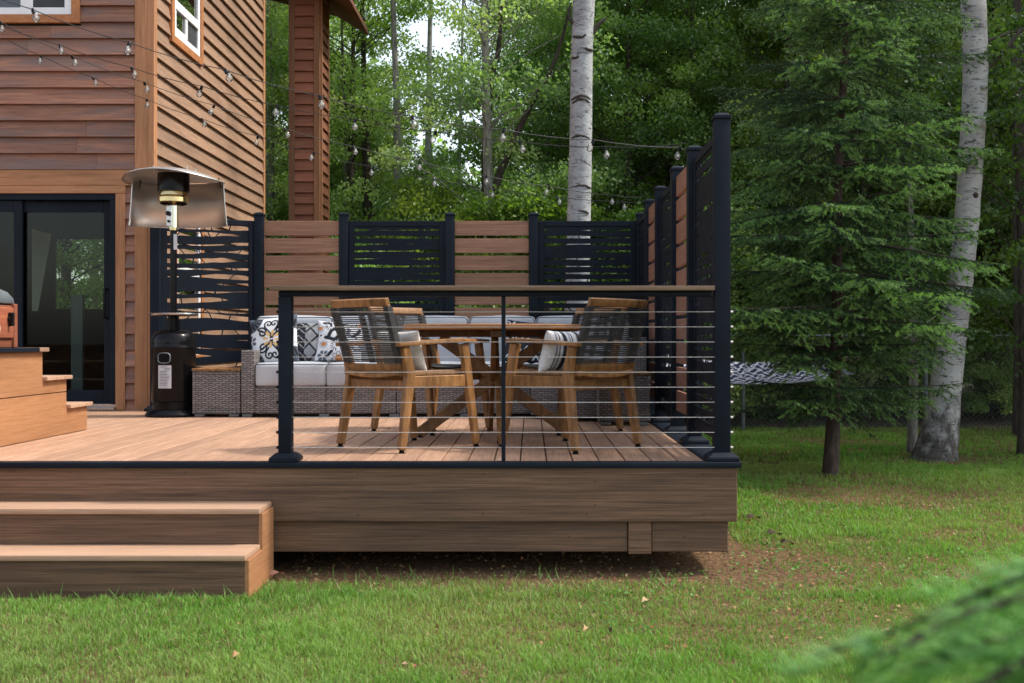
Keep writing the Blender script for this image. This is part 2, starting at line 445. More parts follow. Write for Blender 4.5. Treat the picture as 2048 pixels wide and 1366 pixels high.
def mat_bark(name, c=(0.06, 0.047, 0.036)):
    n = NT(name); f = n.noise(n.coord((7, 7, 1.6)), 4, 8, 0.7, 0.6)
    col = n.ramp(f, [(0.35, tuple(x*0.4 for x in c)), (0.55, c), (0.75, tuple(x*1.8 for x in c))])
    n.set(Base_Color=col, Roughness=0.92); n.bump(f, 0.8, 0.02); return n.m
M['bark'] = mat_bark('grey_brown_bark')
M['bark_spruce'] = mat_bark('spruce_bark', (0.07, 0.05, 0.04))
M['bark_pale'] = mat_bark('pale_aspen_bark', (0.26, 0.25, 0.22))
M['leaf'] = mat_attr('broad_leaves', 0.4, 0.48, 0.5, hue=0.035, val=1.0)
M['needle'] = mat_attr('spruce_needles', 0.55, 0.22, 0.35, tr_col=(1.3, 1.4, 0.6))
M['grass'] = mat_attr('grass_blades', 0.55, 0.35, 0.3)
M['dead'] = mat_attr('dead_leaves', 0.85, 0.1, 0.2)
M['print'] = mat_attr('printed_fabric', 0.9, 0.0, 0.2, weave=0.35)
# ================================================================== deck
YF = 5.751           # front edge of the deck
XR = 1.093           # right edge of the deck
YB = 10.56           # back edge
XL = -8.6
HY = 10.1            # plane of the house front
HX = -3.453          # plane of the house side wall

deck = thing('deck', 'raised composite deck with warm brown boards, slate edge trim and brown fascia', 'deck', (0, 8, 0))
m = MB(); pitch = 0.1392; x = 0.914; r = random.Random(3)
while x > XL + 0.2:
    m.tint = r.uniform(0.9, 1.08)
    m.box(x - pitch + 0.0072, x, YF + 0.094, YB - 0.15, DZ - 0.025, DZ)
    x -= pitch
m.build('deck_boards', M['deck'], deck, bevel=0.003)
m = MB()
m.box(XL, XR, YF, YF + 0.09, DZ - 0.026, DZ + 0.002)
m.box(0.918, XR, YF + 0.0905, YB, DZ - 0.026, DZ + 0.002)
m.box(XL, 0.917, YB - 0.145, YB, DZ - 0.026, DZ + 0.002)
m.build('edge_trim', M['navy'], deck, bevel=0.004, seg=2)
m = MB(); m.tint = 1.0
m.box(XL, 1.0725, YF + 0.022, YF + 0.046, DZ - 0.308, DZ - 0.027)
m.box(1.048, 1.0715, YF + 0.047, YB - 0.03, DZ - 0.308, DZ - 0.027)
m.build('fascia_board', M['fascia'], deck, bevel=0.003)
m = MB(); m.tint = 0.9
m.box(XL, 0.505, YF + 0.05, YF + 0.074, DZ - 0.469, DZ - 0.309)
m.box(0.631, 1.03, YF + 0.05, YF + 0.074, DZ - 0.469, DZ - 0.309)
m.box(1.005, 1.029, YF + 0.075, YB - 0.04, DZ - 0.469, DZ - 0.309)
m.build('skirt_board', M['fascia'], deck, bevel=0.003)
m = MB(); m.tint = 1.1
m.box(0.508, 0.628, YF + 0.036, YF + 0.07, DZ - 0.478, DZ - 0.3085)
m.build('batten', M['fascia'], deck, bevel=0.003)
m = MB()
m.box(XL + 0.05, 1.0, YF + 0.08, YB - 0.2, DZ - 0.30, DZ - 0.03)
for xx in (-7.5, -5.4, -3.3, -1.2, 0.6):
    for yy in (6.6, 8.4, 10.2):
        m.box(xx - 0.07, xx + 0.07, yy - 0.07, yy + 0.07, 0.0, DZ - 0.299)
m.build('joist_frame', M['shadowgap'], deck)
m = MB(); r = random.Random(9)
for xx, zz in [(-0.9, -.06), (-0.9, -.27), (-0.25, -.06), (-0.25, -.27), (0.335, -.1), (0.29, -.27), (0.9, -.06), (0.9, -.27), (-1.8, -.05), (-2.4, -.05), (0.335, -.22), (-0.6, -.39), (0.2, -.39), (0.8, -.39)]:
    y0 = YF + (0.0215 if zz > -.3 else 0.0495)
    m = MB(); m.box(xx - 0.003, xx + 0.003, y0 - 0.001, y0 + 0.004, DZ + zz - 0.003, DZ + zz + 0.003); m.build('screw_head', M['shadowgap'], deck)

# ------------------------------------------------------------------ front steps
XS = -1.348          # right end of the steps
steps = thing('front_steps', 'two-step composite stair at the lawn in front of the deck, lower left', 'steps', (-4, 5.5, 0))
y1, y2 = 5.509, 5.242
m = MB(); m.tint = 1.04
m.box(XL, XS, y1, YF + 0.02, DZ - 0.228, DZ - 0.20)
m.build('tread', M['deck_x'], steps, bevel=0.006, seg=2)
m = MB(); m.tint = 1.0
m.box(XL, XS - 0.001, y2, y1 + 0.022, DZ - 0.408, DZ - 0.38)
m.build('tread', M['deck_x'], steps, bevel=0.006, seg=2)
m = MB(); m.tint = 0.95
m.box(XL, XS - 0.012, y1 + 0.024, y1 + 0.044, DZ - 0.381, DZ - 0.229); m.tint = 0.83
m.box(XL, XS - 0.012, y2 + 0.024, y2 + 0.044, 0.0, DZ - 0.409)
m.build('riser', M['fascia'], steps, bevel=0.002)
m = MB(); m.tint = 0.93
def f0(y, z): return (XS - 0.0115, y, z)
def f1(y, z): return (XS + 0.010, y, z)
m.prism([(y2 + 0.026, 0.0), (YF + 0.02, 0.0), (YF + 0.02, DZ - 0.229), (y1 + 0.026, DZ - 0.229), (y1 + 0.026, DZ - 0.409), (y2 + 0.026, DZ - 0.409)], f0, f1)
m.build('side_panel', M['stair_side'], steps, bevel=0.002)

# ------------------------------------------------------------------ side stair up to the raised platform
XP = -3.15
plat = thing('platform_stairs', 'orange-brown side stair with three stepped levels and slate cap at left edge of the deck', 'stairs', (-4.2, 6.4, DZ))
ds = [7.875, 7.527, 7.158]
tz = [DZ + 0.20, DZ + 0.40, DZ + 0.59]
m = MB(); m.tint = 1.0
prof_lo = [(4.9, DZ + 0.004), (ds[0], DZ + 0.004), (ds[0], tz[0] - 0.026), (ds[1], tz[0] - 0.026), (ds[1], DZ + 0.285), (4.9, DZ + 0.285)]
m.prism(prof_lo, lambda y, z: (XP - 0.02, y, z), lambda y, z: (XP, y, z)); m.tint = 0.95
prof_hi = [(4.9, DZ + 0.291), (ds[1], DZ + 0.291), (ds[1], tz[1] - 0.026), (ds[2], tz[1] - 0.026), (ds[2], tz[2] - 0.028), (4.9, tz[2] - 0.028)]
m.prism(prof_hi, lambda y, z: (XP - 0.02, y, z), lambda y, z: (XP, y, z))
m.build('side_panel', M['stair_side'], plat, bevel=0.002)
m = MB()
m.box(XP - 0.03, XP - 0.0205, 4.95, ds[1] - 0.01, DZ + 0.27, DZ + 0.30)
m.build('backing', M['shadowgap'], plat)
for k, (dd, zz) in enumerate(zip(ds, tz)):
    m = MB(); m.tint = 0.95
    top = tz[k] - 0.027
    m.box(-6.5, XP - 0.021, dd - 0.02, dd - 0.001, (DZ + 0.004 if k == 0 else tz[k-1] + 0.001), top)
    m.build('riser', M['deck_x'], plat, bevel=0.002)
for k in (0, 1):
    m = MB(); yb = ds[k+1] + 0.002; ye = ds[k] + 0.035; w = (ye - yb) / 3
    for j in range(3):
        m.tint = 1.18 - 0.06 * j
        m.box(-6.5, XP + 0.03, yb + j*w + 0.002, yb + (j+1)*w - 0.003, tz[k] - 0.0255, tz[k])
    m.build('tread', M['deck_x'], plat, bevel=0.003)
m = MB(); m.box(-6.5, XP + 0.03, 4.9, ds[2] - 0.105, tz[2] - 0.027, tz[2])
m.build('platform_top', M['navy'], plat, bevel=0.003)
m = MB(); m.tint = 0.75; m.box(-6.5, XP + 0.03, ds[2] - 0.102, ds[2] + 0.035, tz[2] - 0.027, tz[2])
m.build('nosing', M['deck_x'], plat, bevel=0.003)

# ------------------------------------------------------------------ cabinet with hooded cooker on the platform
cab = thing('grill_cabinet', 'reddish wooden cooker cabinet with dark domed hood at the left edge of the photo', 'grill', (-3.6, 6.8, tz[2]))
cx0, cx1, cy0, cy1 = -3.95, -3.24, 6.56, 7.0; zb = tz[2]; zt = wz(612, 7.0)
m = MB(); m.tint = 0.95
m.box(cx0, cx1 - 0.012, cy0 + 0.01, cy1 - 0.012, zb + 0.05, zt); m.tint = 0.7
m.box(cx0, cx1 - 0.014, cy0 + 0.02, cy1 - 0.02, zb, zb + 0.049)
m.build('body', M['cabinet'], cab, bevel=0.004)
m = MB(); m.tint = 0.85
for yy in (cy0, cy1 - 0.045):
    m = MB(); m.tint = 0.85; m.box(cx1 - 0.045, cx1 + 0.004, yy, yy + 0.045, zb, zt + 0.012); m.build('corner_post', M['cabinet'], cab, bevel=0.004)
m = MB(); m.tint = 1.12; m.box(cx1 - 0.0115, cx1 + 0.002, cy0 + 0.05, cy1 - 0.05, zb + 0.06, zt - 0.012)
door = m.build('door', M['cabinet'], cab, bevel=0.004)
yh = cy1 - 0.118; zh = wz(638, 6.9)
m = MB(); m.box(cx1 + 0.0025, cx1 + 0.02, yh - 0.022, yh + 0.022, zh - 0.012, zh + 0.012); m.box(cx1 + 0.003, cx1 + 0.035, yh - 0.012, yh + 0.012, zh - 0.045, zh + 0.04)
m.build('latch', M['black'], door, bevel=0.004)
m = MB(); ye = cy1 - 0.265; ze = wz(657, 6.8)
m.tube([(cx1 + 0.0025, ye, ze), (cx1 + 0.006, ye, ze)], 0.03, 24); m.build('emblem', M['emblem'], door)
m = MB()
def ring(i, z): return [(cx0 + 0.01 + i, cy0 + 0.012 + i, z), (cx1 - 0.01 - i, cy0 + 0.012 + i, z), (cx1 - 0.01 - i, cy1 - 0.012 - i, z), (cx0 + 0.01 + i, cy1 - 0.012 - i, z)]
levels = [(0.0, zt + 0.013), (0.004, zt + 0.045), (0.03, zt + 0.085), (0.075, zt + 0.112), (0.10, zt + 0.145), (0.15, zt + 0.165)]
vs = []; fs = []
for (i, z) in levels: vs += ring(i, z)
for k in range(len(levels) - 1):
    for j in range(4): fs.append((4*k + j, 4*k + (j+1) % 4, 4*k + 4 + (j+1) % 4, 4*k + 4 + j))
fs.append((0, 3, 2, 1)); b = 4 * (len(levels) - 1); fs.append((b, b+1, b+2, b+3)); m.add(vs, fs)
m.build('hood', M['galv'], cab, bevel=0.006, seg=2)

# ------------------------------------------------------------------ cable railing
YR = 5.835
rail = thing('cable_railing', 'black cable railing with flat brown drink-rail cap along the front of the deck', 'railing', (-0.2, YR, DZ))
def base_plate(mb, x, y, a=0.075, z=DZ + 0.0025):
    mb.box(x - a, x + a, y - a, y + a, z, z + 0.02)
    mb.frustum(x, y, z + 0.02, z + 0.045, a, a, a * 0.62, a * 0.62)
m = MB(); m.box(-1.288 - 0.034, -1.288 + 0.034, YR - 0.034, YR + 0.034, DZ + 0.046, DZ + 0.865); p = m.build('post', M['navy'], rail, bevel=0.004, seg=2)
m = MB(); base_plate(m, -1.288, YR); m.build('base_plate', M['navy'], p, bevel=0.003)
m = MB(); m.box(-1.322, 0.95, YR - 0.03, YR + 0.03, DZ + 0.866, DZ + 0.895); m.build('top_rail', M['navy'], rail, bevel=0.004)
m = MB(); m.box(-1.36, 0.955, YR - 0.072, YR + 0.072, DZ + 0.8955, DZ + 0.920); m.build('cap_board', M['cap'], rail, bevel=0.004, seg=2)
m = MB(); m.box(-0.155, -0.134, YR - 0.011, YR + 0.011, DZ + 0.003, DZ + 0.8655); m.build('baluster', M['navy'], rail, bevel=0.002)
for k in range(10):
    z = DZ + 0.073 + 0.0792 * k
    m = MB(); m.tube([(-1.335, YR, z), (-0.7, YR, z - 0.001), (-0.145, YR, z), (0.4, YR, z - 0.001), (1.06, YR, z)], 0.0019, 6)
    c = m.build('cable', M['wire'], rail, smooth=60)
    m = MB(); m.tube([(-1.338, YR, z), (-1.3225, YR, z)], 0.0075, 8); m.build('end_fitting', M['black'], c)
    m = MB(); m.tube([(1.0495, YR, z), (1.062, YR, z)], 0.006, 8); m.build('end_fitting', M['wire'], c)

# ------------------------------------------------------------------ privacy fences
FH = 1.80            # post height above the deck
def post(parent, x, y, a=0.042, h=FH, base=True):
    m = MB(); m.box(x - a, x + a, y - a, y + a, DZ + 0.047, DZ + h); p = m.build('post', M['navy'], parent, bevel=0.004, seg=2)
    m = MB(); m.box(x - a - 0.006, x + a + 0.006, y - a - 0.006, y + a + 0.006, DZ + h + 0.0005, DZ + h + 0.022)
    m.frustum(x, y, DZ + h + 0.022, DZ + h + 0.036, a + 0.004, a + 0.004, a * 0.5, a * 0.5); m.build('post_cap', M['navy'], p, bevel=0.003)
    if base:
        m = MB(); base_plate(m, x, y, 0.082); m.build('base_plate', M['navy'], p, bevel=0.003)

def lattice(parent, A, B, z0, z1, rows, seed, gap, openness, thick=0.006, margin=0.055, nm='lattice_panel', wav=1.0, nbr=(1, 4)):
    """laser-cut screen between plan points A and B: wavy bars with thin slanted bridges"""
    rr = random.Random(seed); A = Vector((*A, 0)); B = Vector((*B, 0)); W = (B - A).length
    e = (B - A) / W; nrm = Vector((-e.y, e.x, 0)); H = z1 - z0
    def f(u, v, w): p = A + e * u + nrm * w; return (p.x, p.y, z0 + v)
    u0, u1 = margin, W - margin; NS = 64; us = [u0 + (u1 - u0) * i / NS for i in range(NS + 1)]
    nz = VNoise(seed); m = MB()
    v0, v1 = 0.05, H - 0.05; pit = (v1 - v0) / rows
    lo = [[v0] * (NS + 1)]; hi = []
    gaps = []
    for k in range(rows):
        vc = v0 + (k + 0.5) * pit; g = []
        for i, u in enumerate(us):
            q = nz(u * 2.6 + 9.1 * k, k * 3.7) - (1 - openness)
            q += 0.22 * (nz(u * 9 + 4 * k, k * 1.7) - 0.5)
            h = max(0.0, min(1.0, q / openness * 1.9)) * gap
            if i in (0, NS): h = 0.0 if h < gap * 0.3 else h
            c = vc + wav * 0.3 * pit * (nz(u * 2.2 + 31 + k * 0.35, 50 + k * 0.9) - 0.5)
            g.append((c - h / 2, c + h / 2))
        gaps.append(g)
    t = thick / 2
    def strip(lower, upper):
        n = len(us); vs = []
        for i in range(n):
            vs += [f(us[i], lower[i], -t), f(us[i], upper[i], -t), f(us[i], lower[i], t), f(us[i], upper[i], t)]
        fs = []
        for i in range(n - 1):
            a = 4*i; b = a + 4
            fs += [(a, b, b+1, a+1), (a+2, a+3, b+3, b+2), (a+1, b+1, b+3, a+3), (a, a+2, b+2, b)]
        m.add(vs, fs)
    prev = [v0] * len(us)
    for k in range(rows):
        strip(prev, [g[0] for g in gaps[k]]); prev = [g[1] for g in gaps[k]]
    strip(prev, [v1] * len(us))
    for k in range(rows):
        for _ in range(rr.randint(*nbr)):
            i = rr.randint(4, NS - 8); sl = rr.randint(-4, 4); j = max(2, min(NS - 4, i + sl)); wdt = 0.011
            l0 = gaps[k][i][0]; h0 = gaps[k][j][1]
            if gaps[k][i][1] - l0 < 0.006: continue
            m.prism([(us[i], l0 - 0.003), (us[i] + wdt, l0 - 0.003), (us[j] + wdt, h0 + 0.003), (us[j], h0 + 0.003)], lambda u, v: f(u, v, -t * 0.8), lambda u, v: f(u, v, t * 0.8))
    p = m.build(nm, M['navy'], parent)
    m = MB(); q = 0.012
    def rect(ua, ub, va, vb):
        m.prism([(ua, va), (ub, va), (ub, vb), (ua, vb)], lambda u, v: f(u, v, -q), lambda u, v: f(u, v, q))
    rect(0.0, margin, 0.0, H); rect(W - margin, W, 0.0, H)
    rect(margin + 0.0005, W - margin - 0.0005, 0.0, v0); rect(margin + 0.0005, W - margin - 0.0005, v1, H)
    m.build('panel_frame', M['navy'], p, bevel=0.003)
    return p

def boards(parent, A, B, z0, z1, seed, mat):
    rr = random.Random(seed); A = Vector((*A, 0)); B = Vector((*B, 0)); W = (B - A).length; e = (B - A) / W; nrm = Vector((-e.y, e.x, 0))
    m = MB(); z = z1; pit = 0.1625
    while z - 0.137 > z0:
        m.tint = rr.uniform(0.92, 1.08)
        def f(u, v, w): p = A + e * u + nrm * w; return (p.x, p.y, v)
        m.prism([(0, z - 0.137), (W, z - 0.137), (W, z), (0, z)], lambda u, v: f(u, v, -0.012), lambda u, v: f(u, v, 0.012)); z -= pit
    m.build('board_panel', mat, parent, bevel=0.003)

FB = 10.413
bx_ = [-2.547, -1.754, -0.76, 0.0235, 1.03]
back = thing('privacy_fence', 'dark navy and brown board privacy screen across the back of the deck, behind the sofa', 'fence', (-0.9, FB, DZ))
for xx in bx_: post(back, xx, FB)
PLX, PLY = -3.375, 9.99
post(back, PLX, PLY)
ztop = DZ + 1.755; zbot = DZ + 0.10
lattice(back, (PLX + 0.035, PLY + 0.022), (bx_[0] - 0.046, FB - 0.01), zbot, ztop, 21, 5, 0.044, 0.66, wav=2.2, nbr=(2, 5))
boards(back, (bx_[0] + 0.043, FB), (bx_[1] - 0.043, FB), zbot, ztop, 1, M['slat'])
lattice(back, (bx_[1] + 0.043, FB), (bx_[2] - 0.043, FB), zbot, ztop, 23, 21, 0.024, 0.74, wav=0.55, nbr=(3, 7))
boards(back, (bx_[2] + 0.043, FB), (bx_[3] - 0.043, FB), zbot, ztop, 2, M['slat'])
lattice(back, (bx_[3] + 0.043, FB), (bx_[4] - 0.043, FB), zbot, ztop, 23, 34, 0.024, 0.76, wav=0.55, nbr=(3, 7))

FX = 1.007
ry = [5.873, 6.853, 7.653, 8.633, 9.433]
side = thing('privacy_fence', 'tall navy and brown board privacy screen running back along the right side of the deck', 'fence', (FX, 8.1, DZ))
for yy in ry: post(side, FX, yy)
lattice(side, (FX, ry[0] + 0.043), (FX, ry[1] - 0.043), zbot, ztop, 23, 44, 0.024, 0.66, wav=0.6, nbr=(3, 7))
boards(side, (FX, ry[1] + 0.043), (FX, ry[2] - 0.043), zbot, ztop, 3, M['slat_y'])
lattice(side, (FX, ry[2] + 0.043), (FX, ry[3] - 0.043), zbot, ztop, 23, 57, 0.024, 0.66, wav=0.6, nbr=(3, 7))
boards(side, (FX, ry[3] + 0.043), (FX, ry[4] - 0.043), zbot, ztop, 4, M['slat_y'])
lattice(side, (FX, ry[4] + 0.043), (FX, FB - 0.07), zbot, ztop, 23, 61, 0.024, 0.66, wav=0.6, nbr=(3, 7))

# ================================================================== house
house = thing('house', 'cedar-sided house corner with sliding glass door and upper windows at left of the deck', 'house', (-5.5, 12, 0))
PITCH = 0.149
rh = random.Random(77)
def clap_x(m, x0, x1, za, zb, y, z_ref):
    """lapped boards on a wall facing -Y"""
    k0 = math.floor((za - z_ref) / PITCH); z = z_ref + k0 * PITCH
    while z < zb - 1e-4:
        m.tint = 0.78 + 0.42 * random.Random(int(round((z - z_ref) / PITCH)) * 131 + 7).random()
        a = max(z, za); b = min(z + PITCH, zb)
        if b - a > 0.01:
            o0 = 0.037 - 0.031 * (a - z) / PITCH; o1 = 0.037 - 0.031 * (b - z) / PITCH
            rj = random.Random(int(round((z - z_ref) / PITCH)) * 17 + 1); cuts = [x0, x1]
            if x1 - x0 > 2 and rj.random() < 0.6: cuts = [x0, rj.uniform(-4.75, -3.8), x1]
            for c0_, c1_ in zip(cuts[:-1], cuts[1:]):
                if c1_ != x1: c1_ -= 0.002
                m.add([(c0_, y - o0, a), (c1_, y - o0, a), (c1_, y - o1, b), (c0_, y - o1, b), (c0_, y, a), (c1_, y, a), (c1_, y, b), (c0_, y, b)],
                      [(0, 1, 2, 3), (0, 4, 5, 1), (0, 3, 7, 4), (1, 5, 6, 2)])
                m.tint *= rj.uniform(0.9, 1.1)
        z += PITCH
def clap_y(m, y0, y1, za, zb, x, z_ref):
    """lapped boards on a wall facing +X"""
    k0 = math.floor((za - z_ref) / PITCH); z = z_ref + k0 * PITCH
    while z < zb - 1e-4:
        m.tint = 0.85 + 0.3 * random.Random(int(round((z - z_ref) / PITCH)) * 57 + 3).random()
        a = max(z, za); b = min(z + PITCH, zb)
        if b - a > 0.01:
            o0 = 0.037 - 0.031 * (a - z) / PITCH; o1 = 0.037 - 0.031 * (b - z) / PITCH
            m.add([(x + o0, y0, a), (x + o0, y1, a), (x + o1, y1, b), (x + o1, y0, b), (x, y0, a), (x, y1, a), (x, y1, b), (x, y0, b)],
                  [(0, 1, 2, 3), (0, 4, 5, 1), (0, 3, 7, 4), (1, 5, 6, 2)])
        z += PITCH
HZ = 7.0
XDR = wx(233, HY)    # right edge of the door opening
XDT = wx(253, HY)    # outer edge of its trim
ZD = wz(388, HY)     # top of the door opening
ZH = wz(340, HY)     # top of the header board
XC = wx(272, HY)     # inner edge of the corner board
XDL = -6.35
ZW = wz(48, HY)      # bottom of the upper window trim
XW = wx(163, HY)     # right edge of the upper window trim
zr = wz(340, HY) + 0.0
# wall cores (dim inside)
m = MB()
m.box(-9.0, HX - 0.03, HY + 0.003, HY + 0.16, ZD + 0.001, HZ)
m.box(XDR, HX - 0.03, HY + 0.003, HY + 0.16, 0.05, ZD)
m.box(-9.0, XDL, HY + 0.003, HY + 0.16, 0.05, ZD)
m.box(HX - 0.16, HX - 0.003, HY + 0.161, 14.25, 0.0, HZ)
m.build('wall_core', M['interior'], house)
m = MB()
clap_x(m, XW + 0.001, XC - 0.001, ZW - 0.02, HZ, HY, zr)
clap_x(m, -9.0, XC - 0.001, ZH + 0.001, ZW - 0.021, HY, zr)
clap_x(m, XDT + 0.001, XC - 0.001, 0.4, wz(372, HY) - 0.001, HY, zr)
m.build('siding', M['siding'], house)
m = MB()
yA, yB = 10.54, 11.54; zA = 4.07
clap_y(m, HY + 0.04, 14.20, 0.2, zA - 0.0, HX, zr)
clap_y(m, HY + 0.04, yA, zA, HZ, HX, zr)
clap_y(m, yB, 14.20, zA, HZ, HX, zr)
clap_y(m, yA, yB, 5.45, HZ, HX, zr)
m.build('siding', M['siding_y'], house)
m = MB()
m.tint = 1.0; m.box(XC, wx(296, HY - .03), HY - 0.036, HY + 0.0, 0.3, HZ)
m.build('corner_board', M['trim'], house, bevel=0.003); m = MB()
m.tint = 1.12; m.box(wx(296, HY - .03) + 0.001, HX + 0.036, HY - 0.036, HY - 0.006, 0.3, HZ)
m.box(HX - 0.002, HX + 0.038, HY - 0.0055, HY + 0.045, 0.3, HZ)
m.build('corner_board', M['trim'], house, bevel=0.003); m = MB()
m.tint = 1.0; m.box(HX - 0.02, HX + 0.036, 14.2, 14.28, 0.2, HZ)
m.build('corner_board', M['trim'], house, bevel=0.003)
m = MB(); m.tint = 0.97; m.box(-9.0, XC - 0.001, HY - 0.030, HY, wz(372, HY), ZH); m.tint = 1.03
m.box(-9.0, XDT, HY - 0.036, HY - 0.001, ZD + 0.002, wz(372, HY) - 0.002)
m.build('header_board', M['trim_x'], house, bevel=0.003)
m = MB(); m.box(XDR + 0.002, XDT, HY - 0.035, HY, DZ + 0.004, ZD)
m.build('door_casing', M['trim'], house, bevel=0.003)
m = MB(); m.box(-9, HX + 0.03, HY - 0.02, HY + 0.02, 0.02, DZ - 0.03); m.box(HX - 0.02, HX + 0.02, HY + 0.03, 14.2, 0.0, 0.2); m.build('foundation', M['shadowgap'], house)
# sliding door
dr = MB(); yy0, yy1 = HY - 0.02, HY + 0.09
fw = 0.055
dr.box(XDL, XDR, yy0, yy1, ZD - fw, ZD - 0.001)
dr.box(XDR - fw, XDR - 0.001, yy0, yy1, DZ + 0.06, ZD - fw - 0.001)
dr.box(XDL + .001, XDL + fw, yy0, yy1, DZ + 0.06, ZD - fw - 0.001)
dr.build('door_frame', M['navy'], house, bevel=0.003)
m = MB(); m.box(XDL, XDR - 0.001, yy0 - 0.03, yy1, DZ + 0.004, DZ + 0.03); m.box(XDL, XDR - 0.001, yy0 + 0.01, yy1, DZ + 0.0305, DZ + 0.058)
m.build('door_sill', M['steel'], house, bevel=0.003)
def sash(name, xa, xb, y, s=0.075, top=0.10, bot=0.12):
    m = MB(); zb_, zt_ = DZ + 0.062, ZD - fw - 0.004
    m.box(xa, xa + s, y, y + 0.035, zb_, zt_); m.box(xb - s, xb, y, y + 0.035, zb_, zt_)
    m.box(xa + s + .0005, xb - s - .0005, y + .001, y + 0.034, zb_, zb_ + bot); m.box(xa + s + .0005, xb - s - .0005, y + .001, y + 0.034, zt_ - top, zt_)
    o = m.build(name, M['navy'], house, bevel=0.003)
    g = MB(); g.box(xa + s - 0.005, xb - s + 0.005, y + 0.014, y + 0.02, zb_ + bot - 0.005, zt_ - top + 0.005)
    g.build('glass_pane', M['glass'], o)
    return o
XM = wx(30, HY)
s1 = sash('sliding_door', XM - 0.05, XDR - fw - 0.002, HY + 0.045)
s2 = sash('sliding_door', XDL + fw + 0.002, XM + 0.06, HY + 0.005)
m = MB(); xh = XDR - fw - 0.045
zh0, zh1 = wz(636, HY), wz(578, HY)
m.tube([(xh, HY + 0.045, zh0), (xh - 0.01, HY - 0.005, zh0), (xh - 0.01, HY - 0.005, zh1), (xh, HY + 0.045, zh1)], 0.011, 8)
m.build('handle', M['black'], s1, smooth=50)
# the room seen through the glass
m = MB()
XI0, XI1, YI = -8.9, HX - 0.165, 14.2
m.box(XI0, XI1, HY + 0.165, YI, DZ - 0.02, DZ + 0.02)
m.box(XI0, XI1, HY + 0.165, YI, 3.0, 3.05)
m.box(XI0 - 0.05, XI0, HY + 0.165, YI, DZ, 3.0)
wa, wb, za_, zb_ = wx(110, YI), wx(243, YI), wz(618, YI), wz(478, YI)
m.box(XI0, wa, YI, YI + 0.05, DZ, 3.0); m.box(wb, XI1, YI, YI + 0.05, DZ, 3.0)
m.box(wa, wb, YI, YI + 0.05, DZ, za_); m.box(wa, wb, YI, YI + 0.05, zb_, 3.0)
m.box(-6.2, -4.6, 13.0, 13.6, DZ + 0.021, DZ + 0.9)
m.build('room', M['interior'], house)
m = MB(); yq = 11.2
xa, xb = wx(64, yq), wx(103, yq); za_, zb_ = wz(622, yq), wz(458, yq)
m.add([(xa, yq, za_), (xa + 0.06, yq, za_), (xb, yq, zb_ - 0.05), (xa, yq, zb_)], [(0, 1, 2, 3)])
m.build('curtain', M['curtain'], house)
m = MB(); yq = 11.0
m.box(wx(142, yq), wx(165, yq), yq, yq + 0.05, DZ + 0.03, wz(590, yq))
m.build('interior_post', M['bluegray'], house)
# windows
def window(parent, mapf, a0, a1, z0, z1, trimw=0.085, rail=None, mull=None, lower_mull=None, screens=()):
    """mapf(a, off, z): a along the wall, off outward"""
    def bx(m, aa, ab, oa, ob, za, zb):
        vs = [mapf(a, o, z) for z in (za, zb) for (a, o) in ((aa, oa), (ab, oa), (ab, ob), (aa, ob))]
        m.add(vs, [(0,3,2,1),(4,5,6,7),(0,1,5,4),(1,2,6,5),(2,3,7,6),(3,0,4,7)])
    m = MB()
    bx(m, a0, a0 + trimw, 0.002, 0.05, z0, z1); bx(m, a1 - trimw, a1, 0.002, 0.05, z0, z1)
    bx(m, a0 + trimw + .0005, a1 - trimw - .0005, 0.002, 0.048, z0, z0 + trimw); bx(m, a0 + trimw + .0005, a1 - trimw - .0005, 0.002, 0.048, z1 - trimw, z1)
    w = m.build('window', M['orange_trim'], parent, bevel=0.003)
    m = MB(); b0, b1, y0, y1 = a0 + trimw + .001, a1 - trimw - .001, z0 + trimw + .001, z1 - trimw - .001; s = 0.065
    bx(m, b0, b0 + s, 0.003, 0.036, y0, y1); bx(m, b1 - s, b1, 0.003, 0.036, y0, y1)
    bx(m, b0 + s, b1 - s, 0.003, 0.035, y0, y0 + s); bx(m, b0 + s, b1 - s, 0.003, 0.035, y1 - s, y1)
    if rail: bx(m, b0 + s, b1 - s, 0.004, 0.042, rail - 0.045, rail + 0.045)
    if mull: bx(m, mull - 0.055, mull + 0.055, 0.004, 0.034, y0 + s, y1 - s)
    if lower_mull:
        bx(m, lower_mull - 0.03, lower_mull + 0.03, 0.004, 0.034, y0 + s, rail - 0.045)
        bx(m, b0 + s, b0 + s + 0.035, 0.004, 0.032, y0 + s, rail - .045); bx(m, b0 + s + .036, lower_mull - .03, 0.004, 0.031, y0 + s, y0 + s + .04)
    m.build('frame', M['white'], w, bevel=0.004)
    m = MB(); bx(m, b0 + s - .01, b1 - s + .01, 0.012, 0.016, y0 + s - .01, y1 - s + .01); m.build('pane', M['pane'], w)
    m = MB(); bx(m, b0 + .01, b1 - .01, 0.0022, 0.0028, y0 + .01, y1 - .01); m.build('backing', M['interior'], w)
    if screens:
        m = MB(); bx(m, *screens[:2], 0.018, 0.0195, *screens[2:]); m.build('insect_screen', M['screen'], w)
fx = lambda a, o, z: (a, HY - o, z)
fy = lambda a, o, z: (HX + o, a, z)
xm_ = wx(56, HY)
window(house, fx, -5.9, XW, ZW, 5.4, 0.075, mull=xm_, screens=(xm_ + 0.055, XW - 0.14, ZW + 0.14, 5.25))
window(house, fy, yA, yB, zA, 5.45, 0.075, rail=4.46, lower_mull=11.03, screens=(11.06, yB - 0.14, zA + 0.14, 4.41))
window(house, fy, 10.62, 11.56, 1.0, 2.55, 0.075, rail=1.9)
